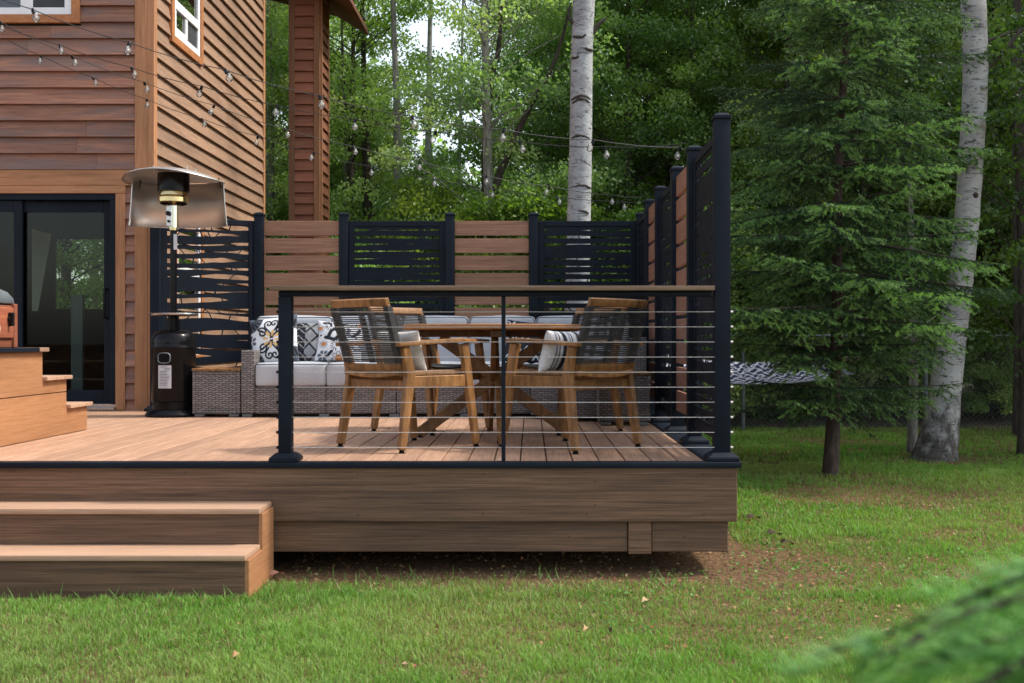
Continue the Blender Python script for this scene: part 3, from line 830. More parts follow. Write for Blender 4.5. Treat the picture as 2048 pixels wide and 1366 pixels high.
# roof
m = MB(); m.prism([(-10.0, HZ), (HX + 0.6, HZ), (HX + 0.6, HZ + 0.1), (-7.0, HZ + 1.9), (-10.0, HZ + 1.9)], lambda x, z: (x, 9.5, z), lambda x, z: (x, 14.9, z))
m.build('roof', M['siding_col'], house)
# clad column behind, with its eave
CY = 15.0; c0, c1 = wx(578, CY), wx(640, CY); cz1 = 6.35
side_d = 0.56
m = MB(); m.box(c0 + 0.02, c1 - 0.01, CY + 0.01, CY + side_d - 0.01, 0.0, cz1); col_o = m.build('clad_column', M['interior'], house)
m = MB(); clap_x(m, wx(590, CY), wx(628, CY), 0.3, cz1, CY + 0.006, zr); clap_y(m, CY + 0.04, CY + side_d - 0.05, 0.3, cz1, c1 - 0.006, zr)
m.build('siding', M['siding_col'], col_o)
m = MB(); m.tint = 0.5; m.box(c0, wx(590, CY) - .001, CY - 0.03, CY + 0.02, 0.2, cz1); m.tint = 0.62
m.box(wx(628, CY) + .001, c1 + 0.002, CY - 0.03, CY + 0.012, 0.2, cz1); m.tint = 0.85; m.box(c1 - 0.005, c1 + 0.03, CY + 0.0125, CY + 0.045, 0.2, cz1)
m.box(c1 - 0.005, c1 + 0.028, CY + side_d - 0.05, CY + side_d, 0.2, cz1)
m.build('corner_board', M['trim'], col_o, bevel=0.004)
m = MB(); ez = wz(8, CY)
m.tint = 0.6
m.prism([(c0 - 1.0, cz1 - 0.05), (c1 + 0.02, ez + 0.18), (wx(712, CY), ez - 0.10), (wx(708, CY), ez + 0.02), (wx(660, CY), ez + 0.55), (c0 - 1.0, cz1 + 0.9)], lambda x, z: (x, CY - 0.45, z), lambda x, z: (x, CY + 1.2, z))
m.build('eave', M['siding_col'], house, bevel=0.004)
# ================================================================== patio heater
hx, hy = wx(347, 9.33), 9.33
heat = thing('patio_heater', 'tall mushroom patio heater, black tank and round steel reflector, by the house corner', 'heater', (hx, hy, DZ))
m = MB(); m.lathe([(0.0, 0.003), (0.225, 0.003), (0.228, 0.02), (0.21, 0.045), (0.192, 0.06), (0.0, 0.06)], (hx, hy, DZ), 40)
m.build('base', M['black'], heat, smooth=35)
m = MB(); m.lathe([(0.172, 0.061), (0.172, 0.125), (0.178, 0.13), (0.181, 0.136), (0.181, 0.575), (0.184, 0.58), (0.181, 0.586), (0.181, 0.61), (0.178, 0.645), (0.168, 0.678), (0.148, 0.702), (0.118, 0.716), (0.05, 0.726), (0.05, 0.80), (0.0, 0.80)], (hx, hy, DZ), 48)
tank = m.build('tank_housing', M['black'], heat, smooth=35)
m = MB(); a = -pi/2 - 0.12
def cyl(a, rr, z): return (hx + rr*cos(a), hy + rr*sin(a), DZ + z)
pts = []
for k in range(24):
    t = 2*pi*k/24; du = 0.052*np.sign(cos(t))*abs(cos(t))**0.6; dv = 0.042*np.sign(sin(t))*abs(sin(t))**0.6
    pts.append(cyl(a + du/0.181, 0.183, 0.49 + dv))
m.tube(pts, 0.006, 6, closed=True); m.build('grip_ring', M['galv'], tank, smooth=60)
m = MB()
pp = [cyl(a + u/0.181, 0.1815, z) for u in (-0.044, -0.022, 0, 0.022, 0.044) for z in (0.455, 0.525)]
m.add(pp, [(2*i, 2*i+2, 2*i+3, 2*i+1) for i in range(4)]); m.build('grip_opening', M['soot'], tank)
m = MB()
us = np.linspace(-0.056, 0.056, 9); pp = [cyl(a + 0.03 + u/0.181, 0.1825, z) for u in us for z in (0.24, 0.43)]
m.add(pp, [(2*i, 2*i+2, 2*i+3, 2*i+1) for i in range(8)]); lab = m.build('label', M['silver_label'], tank)
m = MB(); rr_ = random.Random(4)
for k in range(13):
    z = 0.415 - k*0.0125
    ua, ub = (-0.045, -0.045 + rr_.uniform(0.06, 0.09))
    if k in (1, 2): ua, ub = 0.0, 0.045
    us = np.linspace(ua, ub, 6); pp = [cyl(a + 0.03 + u/0.181, 0.1832, zz) for u in us for zz in (z, z + 0.004)]
    m.add(pp, [(2*i, 2*i+2, 2*i+3, 2*i+1) for i in range(5)])
m.build('label_print', M['ink'], lab)
m = MB(); m.lathe([(0.0, 0.842), (0.185, 0.842), (0.198, 0.848), (0.2, 0.858), (0.194, 0.864), (0.0, 0.864)], (hx, hy, DZ), 48); m.build('tray', M['steel'], heat, smooth=35)
m = MB(); m.tube([(hx, hy, DZ + 0.80), (hx, hy, DZ + 0.8415)], 0.045, 20); m.tube([(hx, hy, DZ + 0.8645), (hx, hy, wz(458, hy))], 0.027, 20); m.build('pole', M['black'], heat, smooth=40)
m = MB(); z0 = wz(500, hy); m.box(hx + 0.012, hx + 0.04, hy - 0.036, hy - 0.028, z0, z0 + 0.13); m.build('pole_tag', M['silver_label'], heat)
zc0, zc1 = wz(456, hy), wz(412, hy)
m = MB(); m.tube([(hx, hy, zc0), (hx, hy, zc1)], 0.043, 24); m.build('control_column', M['chrome'], heat, smooth=40)
m = MB(); m.box(hx - 0.042, hx + 0.006, hy - 0.062, hy - 0.035, zc0 + 0.01, zc1 - 0.006); cp = m.build('control_panel', M['steel'], heat, bevel=0.003)
m = MB(); m.tube([(hx - 0.02, hy - 0.084, zc0 + 0.115), (hx - 0.02, hy - 0.0625, zc0 + 0.115)], 0.02, 16); m.build('knob', M['black'], cp, smooth=40); m = MB(); m.tube([(hx - 0.018, hy - 0.078, zc0 + 0.05), (hx - 0.018, hy - 0.0625, zc0 + 0.05)], 0.011, 12); m.build('knob', M['black'], cp, smooth=40)
m = MB(); m.tube([(hx, hy, zc0 - 0.02), (hx, hy, zc0 - 0.001)], 0.034, 16); m.build('collar', M['brass'], heat, smooth=40)
zb0 = wz(412, hy)
m = MB(); m.lathe([(0.03, 0.0), (0.055, 0.002), (0.118, 0.024), (0.128, 0.03), (0.128, 0.066), (0.122, 0.07), (0.118, 0.074), (0.122, 0.079), (0.118, 0.084), (0.113, 0.118), (0.0, 0.119)], (hx, hy, zb0), 48); m.build('burner', M['brass'], heat, smooth=30)
m = MB()
for k in range(36):
    t = 2*pi*k/36; c_, s_ = cos(t), sin(t)
    m.bar((hx + 0.07*c_, hy + 0.07*s_, zb0 + 0.0045), (hx + 0.11*c_, hy + 0.11*s_, zb0 + 0.0185), 0.007, 0.004)
m.build('vent_slots', M['soot'], heat)
zs0 = zb0 + 0.12; zrim = wz(357, hy)
m = MB(); m.lathe([(0.0, 0.0), (0.132, 0.0), (0.132, 0.012), (0.13, 0.014), (0.13, 0.15), (0.0, 0.15)], (hx, hy, zs0), 48); m.build('emitter_screen', M['black'], heat, smooth=30)
# dome reflector: four shallow creased panels
ND = 96; prof = [(0.0, 0.078), (0.10, 0.074), (0.2, 0.06), (0.30, 0.036), (0.37, 0.012), (0.41, -0.006)]
vs = []; fs = []
for (rr, zz) in prof:
    for i in range(ND):
        t = 2*pi*i/ND
        sag = -0.030 * (rr/0.41)**2 * cos(2*(t + 0.15)) * 1.0
        vs.append((hx + 0.005 + rr*cos(t), hy + rr*sin(t), zrim + zz + sag))
for j in range(len(prof) - 1):
    for i in range(ND): fs.append((j*ND + i, j*ND + (i+1) % ND, (j+1)*ND + (i+1) % ND, (j+1)*ND + i))
m = MB(); m.add(vs, fs)
dome = m.build('reflector', M['steel_dull'], heat, smooth=60)
sm = dome.modifiers.new('thick', 'SOLIDIFY'); sm.thickness = 0.003
m = MB(); m.tube([vs[(len(prof)-1)*ND + i] for i in range(ND)], 0.0045, 6, closed=True); m.build('rim', M['steel'], dome, smooth=60)
m = MB()
for t in (0.35, 1.4, 2.6, -0.6, -2.3):
    x_, y_ = hx + 0.18*cos(t), hy + 0.18*sin(t); m = MB(); m.tube([(x_, y_, zrim + 0.03), (x_, y_, zrim + 0.088)], 0.005, 8); m.build('rim_bolt', M['steel'], dome)

# rear wind shield
NA = 48; a0, a1 = R(8), R(172); vs = []; zt_, zb_ = zrim - 0.012, wz(449, hy)
for (rr, z) in ((0.388, zt_), (0.40, (zt_+zb_)/2), (0.418, zb_)):
    for i in range(NA + 1):
        t = a0 + (a1 - a0)*i/NA; vs.append((hx + 0.02 + rr*cos(t), hy + 0.02 + 0.62*rr*sin(t), z))
fs = [(j*(NA+1)+i, j*(NA+1)+i+1, (j+1)*(NA+1)+i+1, (j+1)*(NA+1)+i) for j in range(2) for i in range(NA)]
m = MB(); m.add(vs, fs); ws_ = m.build('wind_shield', M['steel_dull'], heat, smooth=60)
sm = ws_.modifiers.new('thick', 'SOLIDIFY'); sm.thickness = 0.003
m = MB()
edge = [vs[i] for i in range(0, 3*(NA+1), NA+1)]; m.tube(edge, 0.004, 6)
edge = [vs[i] for i in range(NA, 3*(NA+1), NA+1)]; m.tube(edge, 0.004, 6); m.tube([vs[2*(NA+1)+i] for i in range(NA+1)], 0.004, 6)
m.build('shield_hem', M['steel'], ws_, smooth=60)
m = MB()
for sx in (-1, 1): 
    m.tube([(hx + 0.02 + sx*0.33, hy + 0.1, zt_ + 0.03), (hx + 0.02 + sx*0.34, hy + 0.11, zt_ - 0.02), (hx + 0.02 + sx*0.345, hy + 0.12, zt_ - 0.05)], 0.005, 6); m.build('shield_hook', M['black'], ws_); m = MB()

# ================================================================== wicker furniture
def rounded_box(m, x0, x1, y0, y1, z0, z1): m.box(x0, x1, y0, y1, z0, z1)

def cushion(name, parent, x0, x1, y0, y1, z0, z1, puff=0.012, tilt=0.0, pipe=True, axis='x', r=0.03):
    """soft box: rounded edges, slightly crowned faces"""
    N = 14; c = ((x0+x1)/2, (y0+y1)/2, (z0+z1)/2); h = ((x1-x0)/2, (y1-y0)/2, (z1-z0)/2)
    bm = bmesh.new(); bmesh.ops.create_cube(bm, size=2.0)
    bmesh.ops.subdivide_edges(bm, edges=bm.edges, cuts=N, use_grid_fill=True)
    rr = min(r, min(h) * 0.9); seed = random.random() * 50; nz = VNoise(int(seed * 100) % 997)
    for v in bm.verts:
        p = v.co.copy(); q = [0, 0, 0]
        # remap so that samples concentrate near the edges
        for i in range(3): q[i] = math.copysign(abs(p[i]) ** 0.7, p[i]) * h[i]
        inner = [max(-(h[i]-rr), min(h[i]-rr, q[i])) for i in range(3)]
        d = Vector((q[0]-inner[0], q[1]-inner[1], q[2]-inner[2]))
        if d.length > 1e-9: d = d.normalized() * rr
        o = Vector(inner) + d
        u = [o[i]/h[i] for i in range(3)]
        for i in range(3):
            j, k = (i+1) % 3, (i+2) % 3
            w = max(0, 1-u[j]**2) * max(0, 1-u[k]**2)
            o[i] += math.copysign(puff * w, u[i]) * (1 if abs(u[i]) > 0.6 else 0)
        o.z += 0.006 * (nz(o.x*9, o.y*9 + o.z*9) - 0.5)
        if tilt: o.y += tilt * (o.z + h[2])
        v.co = Vector(c) + o - root_loc(parent)
    me = bpy.data.meshes.new(name); bm.to_mesh(me); bm.free(); me.materials.append(M['cushion'])
    me.polygons.foreach_set('use_smooth', [True]*len(me.polygons))
    o = bpy.data.objects.new(name, me); COL.objects.link(o); o.parent = parent
    if pipe:
        m = MB(); e = rr * 0.28
        for z in ((z0 + e, z1 - e) if axis == 'z' else ()):
            pts = []
            for (sx, sy) in ((-1,-1),(1,-1),(1,1),(-1,1)):
                cxx, cyy = c[0] + sx*(h[0]-rr), c[1] + sy*(h[1]-rr); a = atan2(sy, sx)
                for k in range(5):
                    t = a - pi/4 + (pi/2)*k/4; pts.append((cxx + (rr-e*0.7)*cos(t)*1.0, cyy + (rr-e*0.7)*sin(t), z))
            m.tube(pts, 0.0042, 6, closed=True)
        for y in ((y0 + e, y1 - e) if axis == 'y' else ()):
            pts = []
            for (sx, sz) in ((-1,-1),(1,-1),(1,1),(-1,1)):
                cxx, czz = c[0] + sx*(h[0]-rr), c[2] + sz*(h[2]-rr); a = atan2(sz, sx)
                for k in range(5):
                    t = a - pi/4 + (pi/2)*k/4; zz = czz + (rr-e*0.7)*sin(t); pts.append((cxx + (rr-e*0.7)*cos(t), y + tilt*(zz - z0), zz))
            m.tube(pts, 0.0042, 6, closed=True)
        for x in ((x0 + e, x1 - e) if axis == 'X' else ()):
            pts = []
            for (sy, sz) in ((-1,-1),(1,-1),(1,1),(-1,1)):
                cyy, czz = c[1] + sy*(h[1]-rr), c[2] + sz*(h[2]-rr); a = atan2(sz, sy)
                for k in range(5):
                    t = a - pi/4 + (pi/2)*k/4; pts.append((x, cyy + (rr-e*0.7)*cos(t), czz + (rr-e*0.7)*sin(t)))
            m.tube(pts, 0.0042, 6, closed=True)
        m.build('piping', M['piping'], o, smooth=60)
    return o

def wicker_block(name, parent, x0, x1, y0, y1, z0, z1, seams=(), rim=True, b=0.012):
    m = MB(); m.box(x0, x1, y0, y1, z0, z1); o = m.build(name, M['wicker'], parent, bevel=b, seg=3)
    return o

def side_table(x0, x1, y0, y1, h, label):
    t = thing('side_table', label, 'side table', ((x0+x1)/2, (y0+y1)/2, DZ), group='square wicker side tables with wooden tops')
    wicker_block('body', t, x0 + 0.012, x1 - 0.012, y0 + 0.012, y1 - 0.012, DZ + 0.03, DZ + h - 0.022)
    z0_, z1_ = DZ + 0.028, DZ + h - 0.023
    for q in ((x0 + 0.004, x0 + 0.03, y0 + 0.004, y0 + 0.03, z0_, z1_), (x1 - 0.03, x1 - 0.004, y0 + 0.004, y0 + 0.03, z0_, z1_),
              (x1 - 0.03, x1 - 0.004, y1 - 0.03, y1 - 0.004, z0_, z1_), (x0 + 0.004, x0 + 0.03, y1 - 0.03, y1 - 0.004, z0_, z1_),
              (x0 + 0.031, x1 - 0.031, y0 + 0.005, y0 + 0.03, DZ + h - 0.05, DZ + h - 0.0235), (x0 + 0.031, x1 - 0.031, y0 + 0.005, y0 + 0.03, DZ + 0.029, DZ + 0.05)):
        m = MB(); m.box(*q); m.build('wicker_edge', M['wicker'], t, bevel=0.009, seg=3)
    m = MB(); n = 5; w = (x1 - x0) / n
    for k in range(n):
        m.tint = 0.95 + 0.1*(k % 2); m.box(x0 + k*w + 0.002, x0 + (k+1)*w - 0.002, y0 - 0.004, y1, DZ + h - 0.0215, DZ + h)
    m.build('table_top', M['teak'], t, bevel=0.003)
    m = MB()
    for (a, b) in ((x0 + 0.02, y0 + 0.014), (x1 - 0.1, y0 + 0.014), (x0 + 0.02, y1 - 0.06), (x1 - 0.1, y1 - 0.06)):
        f_ = MB(); f_.box(a, a + 0.08, b, b + 0.04, DZ + 0.003, DZ + 0.0275); f_.build('foot', M['galv'], t, bevel=0.003)
    return t
side_table(wx(383, 9.17), wx(481, 9.17), 9.17, 9.57, 0.405, 'small wicker side table with wooden top beside the patio heater')
side_table(0.50, 0.895, 8.27, 8.65, 0.40, 'wicker side table with wooden top at the right end of the sofa')

sofa = thing('sectional_sofa', 'L-shaped grey wicker sectional sofa with pale grey cushions along the back screen', 'sofa', (-0.9, 9.6, DZ))
SX0, SX1 = wx(482, 9.17), 0.90; SY0, SY1 = 9.17, 9.93
aw = 0.112
wicker_block('arm', sofa, SX0, SX0 + aw, SY0, SY1, DZ + 0.03, DZ + 0.555)
edges = [SX0 + aw + 0.002, wx(652, 9.17), wx(793, 9.17), wx(934, 9.17), wx(1062, 9.17)]
for a, b in zip(edges[:-1], edges[1:]):
    wicker_block('seat_base', sofa, a + 0.001, b - 0.003, SY0 + 0.005, SY1 - 0.16, DZ + 0.03, DZ + 0.25, b=0.008)
    cushion('seat_cushion', sofa, a + 0.001, b - 0.002, SY0 - 0.005, SY1 - 0.18, DZ + 0.252, DZ + 0.447, axis='z', puff=0.014)
wicker_block('back_panel', sofa, SX0 + aw + 0.002, SX1, SY1 - 0.10, SY1, DZ + 0.03, DZ + 0.66)
be = [wx(q, 9.72) for q in (530, 668.5, 804, 938, 1071.5)]
be[0] = wx(512, 9.72)
for a, b in zip(be[:-1], be[1:]):
    cushion('back_cushion', sofa, a + 0.004, b - 0.004, SY1 - 0.275, SY1 - 0.135, DZ + 0.43, DZ + 0.845, axis='y', puff=0.010, tilt=0.09, r=0.04)
# the return along the right-hand screen
RX0 = 0.28
wicker_block('seat_base', sofa, edges[-1], SX1 - 0.1, 8.98, SY1 - 0.16, DZ + 0.03, DZ + 0.25, b=0.008)
wicker_block('seat_base', sofa, RX0, SX1 - 0.1, 8.67, 8.976, DZ + 0.03, DZ + 0.25, b=0.008)
wicker_block('back_panel', sofa, SX1 - 0.098, SX1, 8.67, SY1 - 0.102, DZ + 0.03, DZ + 0.66)
wicker_block('arm', sofa, 0.80, 0.90, 8.655, 8.669, DZ + 0.03, DZ + 0.66, b=0.004)
cushion('seat_cushion', sofa, edges[-1] + 0.002, SX1 - 0.13, 9.0, SY1 - 0.18, DZ + 0.252, DZ + 0.447, axis='z', puff=0.014)
cushion('seat_cushion', sofa, RX0, SX1 - 0.13, 8.67, 8.995, DZ + 0.252, DZ + 0.447, axis='z', puff=0.014)
cushion('back_cushion', sofa, be[-1] + 0.004, SX1 - 0.26, SY1 - 0.275, SY1 - 0.135, DZ + 0.43, DZ + 0.845, axis='y', puff=0.010, tilt=0.09, r=0.04)
cushion('back_cushion', sofa, SX1 - 0.24, SX1 - 0.11, 9.0, SY1 - 0.28, DZ + 0.43, DZ + 0.83, axis='X', puff=0.02, r=0.045)
m = MB(); m.box(SX0 + 0.02, SX1 - 0.12, SY0 + 0.04, SY1 - 0.04, DZ + 0.012, DZ + 0.029); m.build('underframe', M['shadowgap'], sofa)
for xx in (SX0 + 0.005, edges[1] - 0.06, edges[2] - 0.06, edges[3] - 0.06):
    m = MB(); m.box(xx, xx + 0.085, SY0 + 0.008, SY0 + 0.05, DZ + 0.003, DZ + 0.0285); m.build('foot', M['galv'], sofa, bevel=0.003)
for xx, yy in ((RX0 + .02, 8.68), (SX1 - .2, 8.68), (RX0 + .02, 8.93)):
    m = MB(); m.box(xx, xx + 0.07, yy, yy + 0.04, DZ + 0.003, DZ + 0.0285); m.build('foot', M['galv'], sofa, bevel=0.003)

# ------------------------------------------------------------------ throw pillows (printed pattern stored on the mesh)
def pillow(label, loc, size, thick, pat, rot, name='throw_pillow', N=110):
    u = np.linspace(-1, 1, N); U, V_ = np.meshgrid(u, u, indexing='ij')
    prof = np.clip(1 - np.abs(U)**2.6, 0, 1)**0.5 * np.clip(1 - np.abs(V_)**2.6, 0, 1)**0.5
    k = 1 - 0.055*(1 - U**2)*0 ; sx = 1 - 0.06*(1 - V_**2)*np.abs(U); sy = 1 - 0.06*(1 - U**2)*np.abs(V_)
    # sides pull in a little so the corners stick out
    X = U * (0.93 + 0.07*np.abs(V_)**2) * size[0]/2; Z = V_ * (0.93 + 0.07*np.abs(U)**2) * size[1]/2
    nz = VNoise(int(abs(loc[0])*1000) % 97)
    wr = 0.012*(nz(U*2.5 + 5, V_*2.5) - 0.5)*prof
    Yf = -(thick/2)*prof + wr; Yb = (thick/2)*prof + wr
    cf = pat((U + 1)/2, (V_ + 1)/2)
    Vf = np.stack([X, Yf, Z], -1).reshape(-1, 3); Vb = np.stack([X, Yb, Z], -1).reshape(-1, 3)
    idx = np.arange(N*N).reshape(N, N)
    q = np.stack([idx[:-1, :-1], idx[1:, :-1], idx[1:, 1:], idx[:-1, 1:]], -1).reshape(-1, 4)
    Fs = np.concatenate([q, q[:, ::-1] + N*N])
    C = np.concatenate([cf.reshape(-1, 3), cf.reshape(-1, 3)])
    o = np_obj(name, np.concatenate([Vf, Vb]), Fs, M['print'], None, C, smooth=True)
    o.location = loc; o.rotation_euler = rot
    tag(o, label, 'pillow', 'throw pillows on the seating')
    return o

BK = np.array([0.018, 0.02, 0.026]); WH = np.array([0.66, 0.67, 0.69]); OR = np.array([0.62, 0.23, 0.06]); GD = np.array([0.62, 0.40, 0.16]); SL = np.array([0.10, 0.115, 0.145])
def paint(base, mask, col):
    mk = np.clip(mask, 0, 1)[..., None]; return base*(1-mk) + col*mk
def sstep(d, w, s=0.012): return np.clip((w - d)/s + 0.5, 0, 1)
def seg_dist(U, V, pts):
    d = np.full(U.shape, 9.0)
    for (a, b) in zip(pts[:-1], pts[1:]):
        ax, ay = a; bx, by = b; dx, dy = bx-ax, by-ay; L = dx*dx+dy*dy + 1e-12
        t = np.clip(((U-ax)*dx + (V-ay)*dy)/L, 0, 1); d = np.minimum(d, np.hypot(U-ax-t*dx, V-ay-t*dy))
    return d
def spiral(c, r0, r1, a0, turns, n=28):
    return [(c[0] + (r0+(r1-r0)*k/n)*cos(a0+2*pi*turns*k/n), c[1] + (r0+(r1-r0)*k/n)*sin(a0+2*pi*turns*k/n)) for k in range(n+1)]
def petals(U, V, c, r0, r1, n, wid, a0=0.0, span=2*pi):
    A = np.arctan2(V-c[1], U-c[0]) - a0; Rr = np.hypot(U-c[0], V-c[1])
    A = np.mod(A, 2*pi); ok = A < span
    ph = np.mod(A, span/n)/(span/n) - 0.5
    t = (Rr - r0)/(r1-r0); w = wid*np.sqrt(np.clip(4*t*(1-t), 0, 1))
    return (np.abs(ph) < w/2)*ok*(t > 0)*(t < 1)*1.0
def pat_scroll(U, V):
    c = np.ones(U.shape + (3,))*WH
    # corner fans
    for (q, a0) in (((0.0, 0.0), 0.0), ((0.0, 1.0), -pi/2), ((1.0, 0.0), pi/2), ((1.0, 1.0), pi)):
        rr = np.hypot(U-q[0], V-q[1]); c = paint(c, sstep(rr, 0.33), SL*0.9); c = paint(c, petals(U, V, q, 0.09, 0.30, 5, 0.72, a0, pi/2), BK); 
        c = paint(c, sstep(np.abs(rr-0.33), 0.012), WH)
    # scrolls
    for sy in (1, -1):
        def mp(p): return (p[0], 0.5 + sy*(p[1]-0.5))
        for sx in (1, -1):
            def mq(p): q = mp(p); return (0.5 + sx*(q[0]-0.5), q[1])
            sp_ = [mq(p) for p in spiral((0.30, 0.66), 0.02, 0.115, 0.3, 1.35)] + [mq((0.40, 0.63)), mq((0.52, 0.53))]
            c = paint(c, sstep(seg_dist(U, V, sp_), 0.021), BK)
            sp_ = [mq(p) for p in spiral((0.44, 0.84), 0.015, 0.09, 2.6, 1.2)] + [mq((0.36, 0.78)), mq((0.5, 0.6))]
            c = paint(c, sstep(seg_dist(U, V, sp_), 0.018), BK)
    c = paint(c, petals(U, V, (0.5, 0.5), 0.05, 0.2, 8, 0.55, 0.2), GD)
    c = paint(c, petals(U, V, (0.03, 0.5), 0.02, 0.14, 6, 0.7, 0), SL)
    return c
def pat_geo(U, V):
    c = np.ones(U.shape + (3,))*np.array([0.14, 0.145, 0.155])
    g = (np.mod(U*34, 1) < 0.35) | (np.mod(V*34, 1) < 0.35); c = paint(c, g*1.0, np.array([0.3, 0.31, 0.32]))
    d = np.minimum(np.abs(np.mod((U*1.6+V*1.5), 0.62)-0.31), np.abs(np.mod((U*1.6-V*1.5), 0.62)-0.31)); c = paint(c, sstep(d, 0.05), BK)
    L = (U < 0.46)*1.0; c = paint(c, L, BK)
    zg = np.abs(np.mod(V*5.2 - np.abs(np.mod(U*3.4, 1)-0.5)*1.4, 1)-0.5); c = paint(c, L*(zg < 0.06)*((np.mod(U*40, 1) < 0.7)), WH*0.75)
    c = paint(c, (U > 0.86)*1.0, SL*0.8)
    return c
def pat_floral(U, V):
    c = np.ones(U.shape + (3,))*WH
    for (q, r, rot) in (((0.62, 0.66), 0.15, 0.2), ((0.9, 0.35), 0.12, 0.8), ((0.18, 0.1), 0.13, 0.4)):
        c = paint(c, petals(U, V, q, 0.03, r, 6, 0.86, rot), SL*1.5); c = paint(c, petals(U, V, q, 0.035, r*0.7, 6, 0.3, rot), BK); c = paint(c, sstep(np.hypot(U-q[0], V-q[1]), 0.026), np.array([0.6, 0.5, 0.4]))
    for (q, r) in (((0.06, 0.78), 0.10), ((0.16, 0.38), 0.10), ((0.52, 0.05), 0.16), ((0.92, 0.9), 0.1)):
        c = paint(c, petals(U, V, q, 0.01, r, 7, 0.95, 0.3), BK); c = paint(c, petals(U, V, q, 0.015, r*0.92, 7, 0.75, 0.3), WH*0.9); c = paint(c, sstep(np.hypot(U-q[0], V-q[1]), r*0.5), OR); c = paint(c, petals(U, V, q, 0.02, r*0.5, 7, 0.3, 0.1), BK)
    for pts, w in (([(0.26, 0.58), (0.31, 0.72), (0.38, 0.78), (0.43, 0.76)], 0.042), ([(0.20, 0.55), (0.3, 0.53), (0.38, 0.5), (0.45, 0.54), (0.46, 0.57)], 0.045),
                   ([(0.60, 0.42), (0.62, 0.30), (0.70, 0.24), (0.78, 0.14)], 0.045), ([(0.3, 0.12), (0.36, 0.2)], 0.035), ([(0.14, 0.93), (0.24, 0.95), (0.3, 0.9)], 0.03), ([(0.55, 0.93), (0.62, 0.95)], 0.035), ([(0.8, 0.6), (0.9, 0.68), (0.93, 0.76)], 0.04)):
        c = paint(c, sstep(seg_dist(U, V, pts), w), BK*1.4)
    for q in ((0.46, 0.36), (0.3, 0.86), (0.75, 0.86)):
        c = paint(c, petals(U, V, q, 0.055, 0.15, 11, 0.5, 0.1, pi*1.5), BK); c = paint(c, sstep(np.hypot(U-q[0], V-q[1]), 0.028), BK)
    for q in ((0.5, 0.62), (0.44, 0.9), (0.52, 0.8), (0.7, 0.48), (0.08, 0.6), (0.88, 0.55)): c = paint(c, sstep(np.hypot(U-q[0], V-q[1]), 0.024), BK)
    return c
def pat_mud(U, V):
    c = np.ones(U.shape + (3,))*BK*1.3; 
    rg = random.Random(8)
    for i in range(5):
        for j in range(5):
            if rg.random() < 0.2: continue
            x, y = (i+0.5)/5, (j+0.5)/5; s = rg.choice((-1, 1))
            pts = [(x-0.07, y-0.05*s), (x, y+0.05*s), (x+0.07, y-0.05*s)]
            c = paint(c, sstep(seg_dist(U, V, pts), 0.011), WH)
    return c
def pat_stripe(U, V):
    c = np.ones(U.shape + (3,))*WH*0.95; nz = VNoise(5)
    w = 0.012*(nz(V*30, U*5)-0.5)
    for q, h, col in ((0.16, 0.035, BK*1.6), (0.24, 0.012, SL*2), (0.34, 0.05, np.array([0.2, 0.2, 0.2])), (0.34, 0.02, BK), (0.5, 0.014, BK*2), (0.56, 0.02, SL*2.4), (0.68, 0.045, BK*1.6), (0.80, 0.012, BK), (0.86, 0.02, SL*2)):
        c = paint(c, sstep(np.abs(U + w - q), h), col)
    return c*(0.85 + 0.3*nz(U*60, V*60))[..., None]
def pat_cream(U, V):
    nz = VNoise(6); t = nz.fbm(U*18, V*18)
    return (np.ones(U.shape + (3,))*np.array([0.62, 0.59, 0.54]))*(0.8 + 0.4*t)[..., None]
zp = DZ + 0.447
pillow('white pillow with black scrolls and gold petals, leaning at the left end of the sofa', (wx(548, 9.42), 9.43, zp + 0.185), (0.43, 0.43), 0.14, pat_scroll, (R(-16), R(-8), R(-6)))
pillow('charcoal pillow with black diamond lattice, between the scroll and floral pillows', (wx(614, 9.46), 9.47, zp + 0.175), (0.36, 0.36), 0.13, pat_geo, (R(-17), R(2), R(3)))
pillow('white floral pillow with black leaves and orange blooms, right of the charcoal one', (wx(679, 9.44), 9.45, zp + 0.178), (0.40, 0.36), 0.13, pat_floral, (R(-16), R(3), R(2)))
pillow('black pillow with white zigzag marks, behind the round table', (wx(1058, 9.4), 9.42, zp + 0.17), (0.42, 0.38), 0.14, pat_mud, (R(-17), R(5), R(-8)))

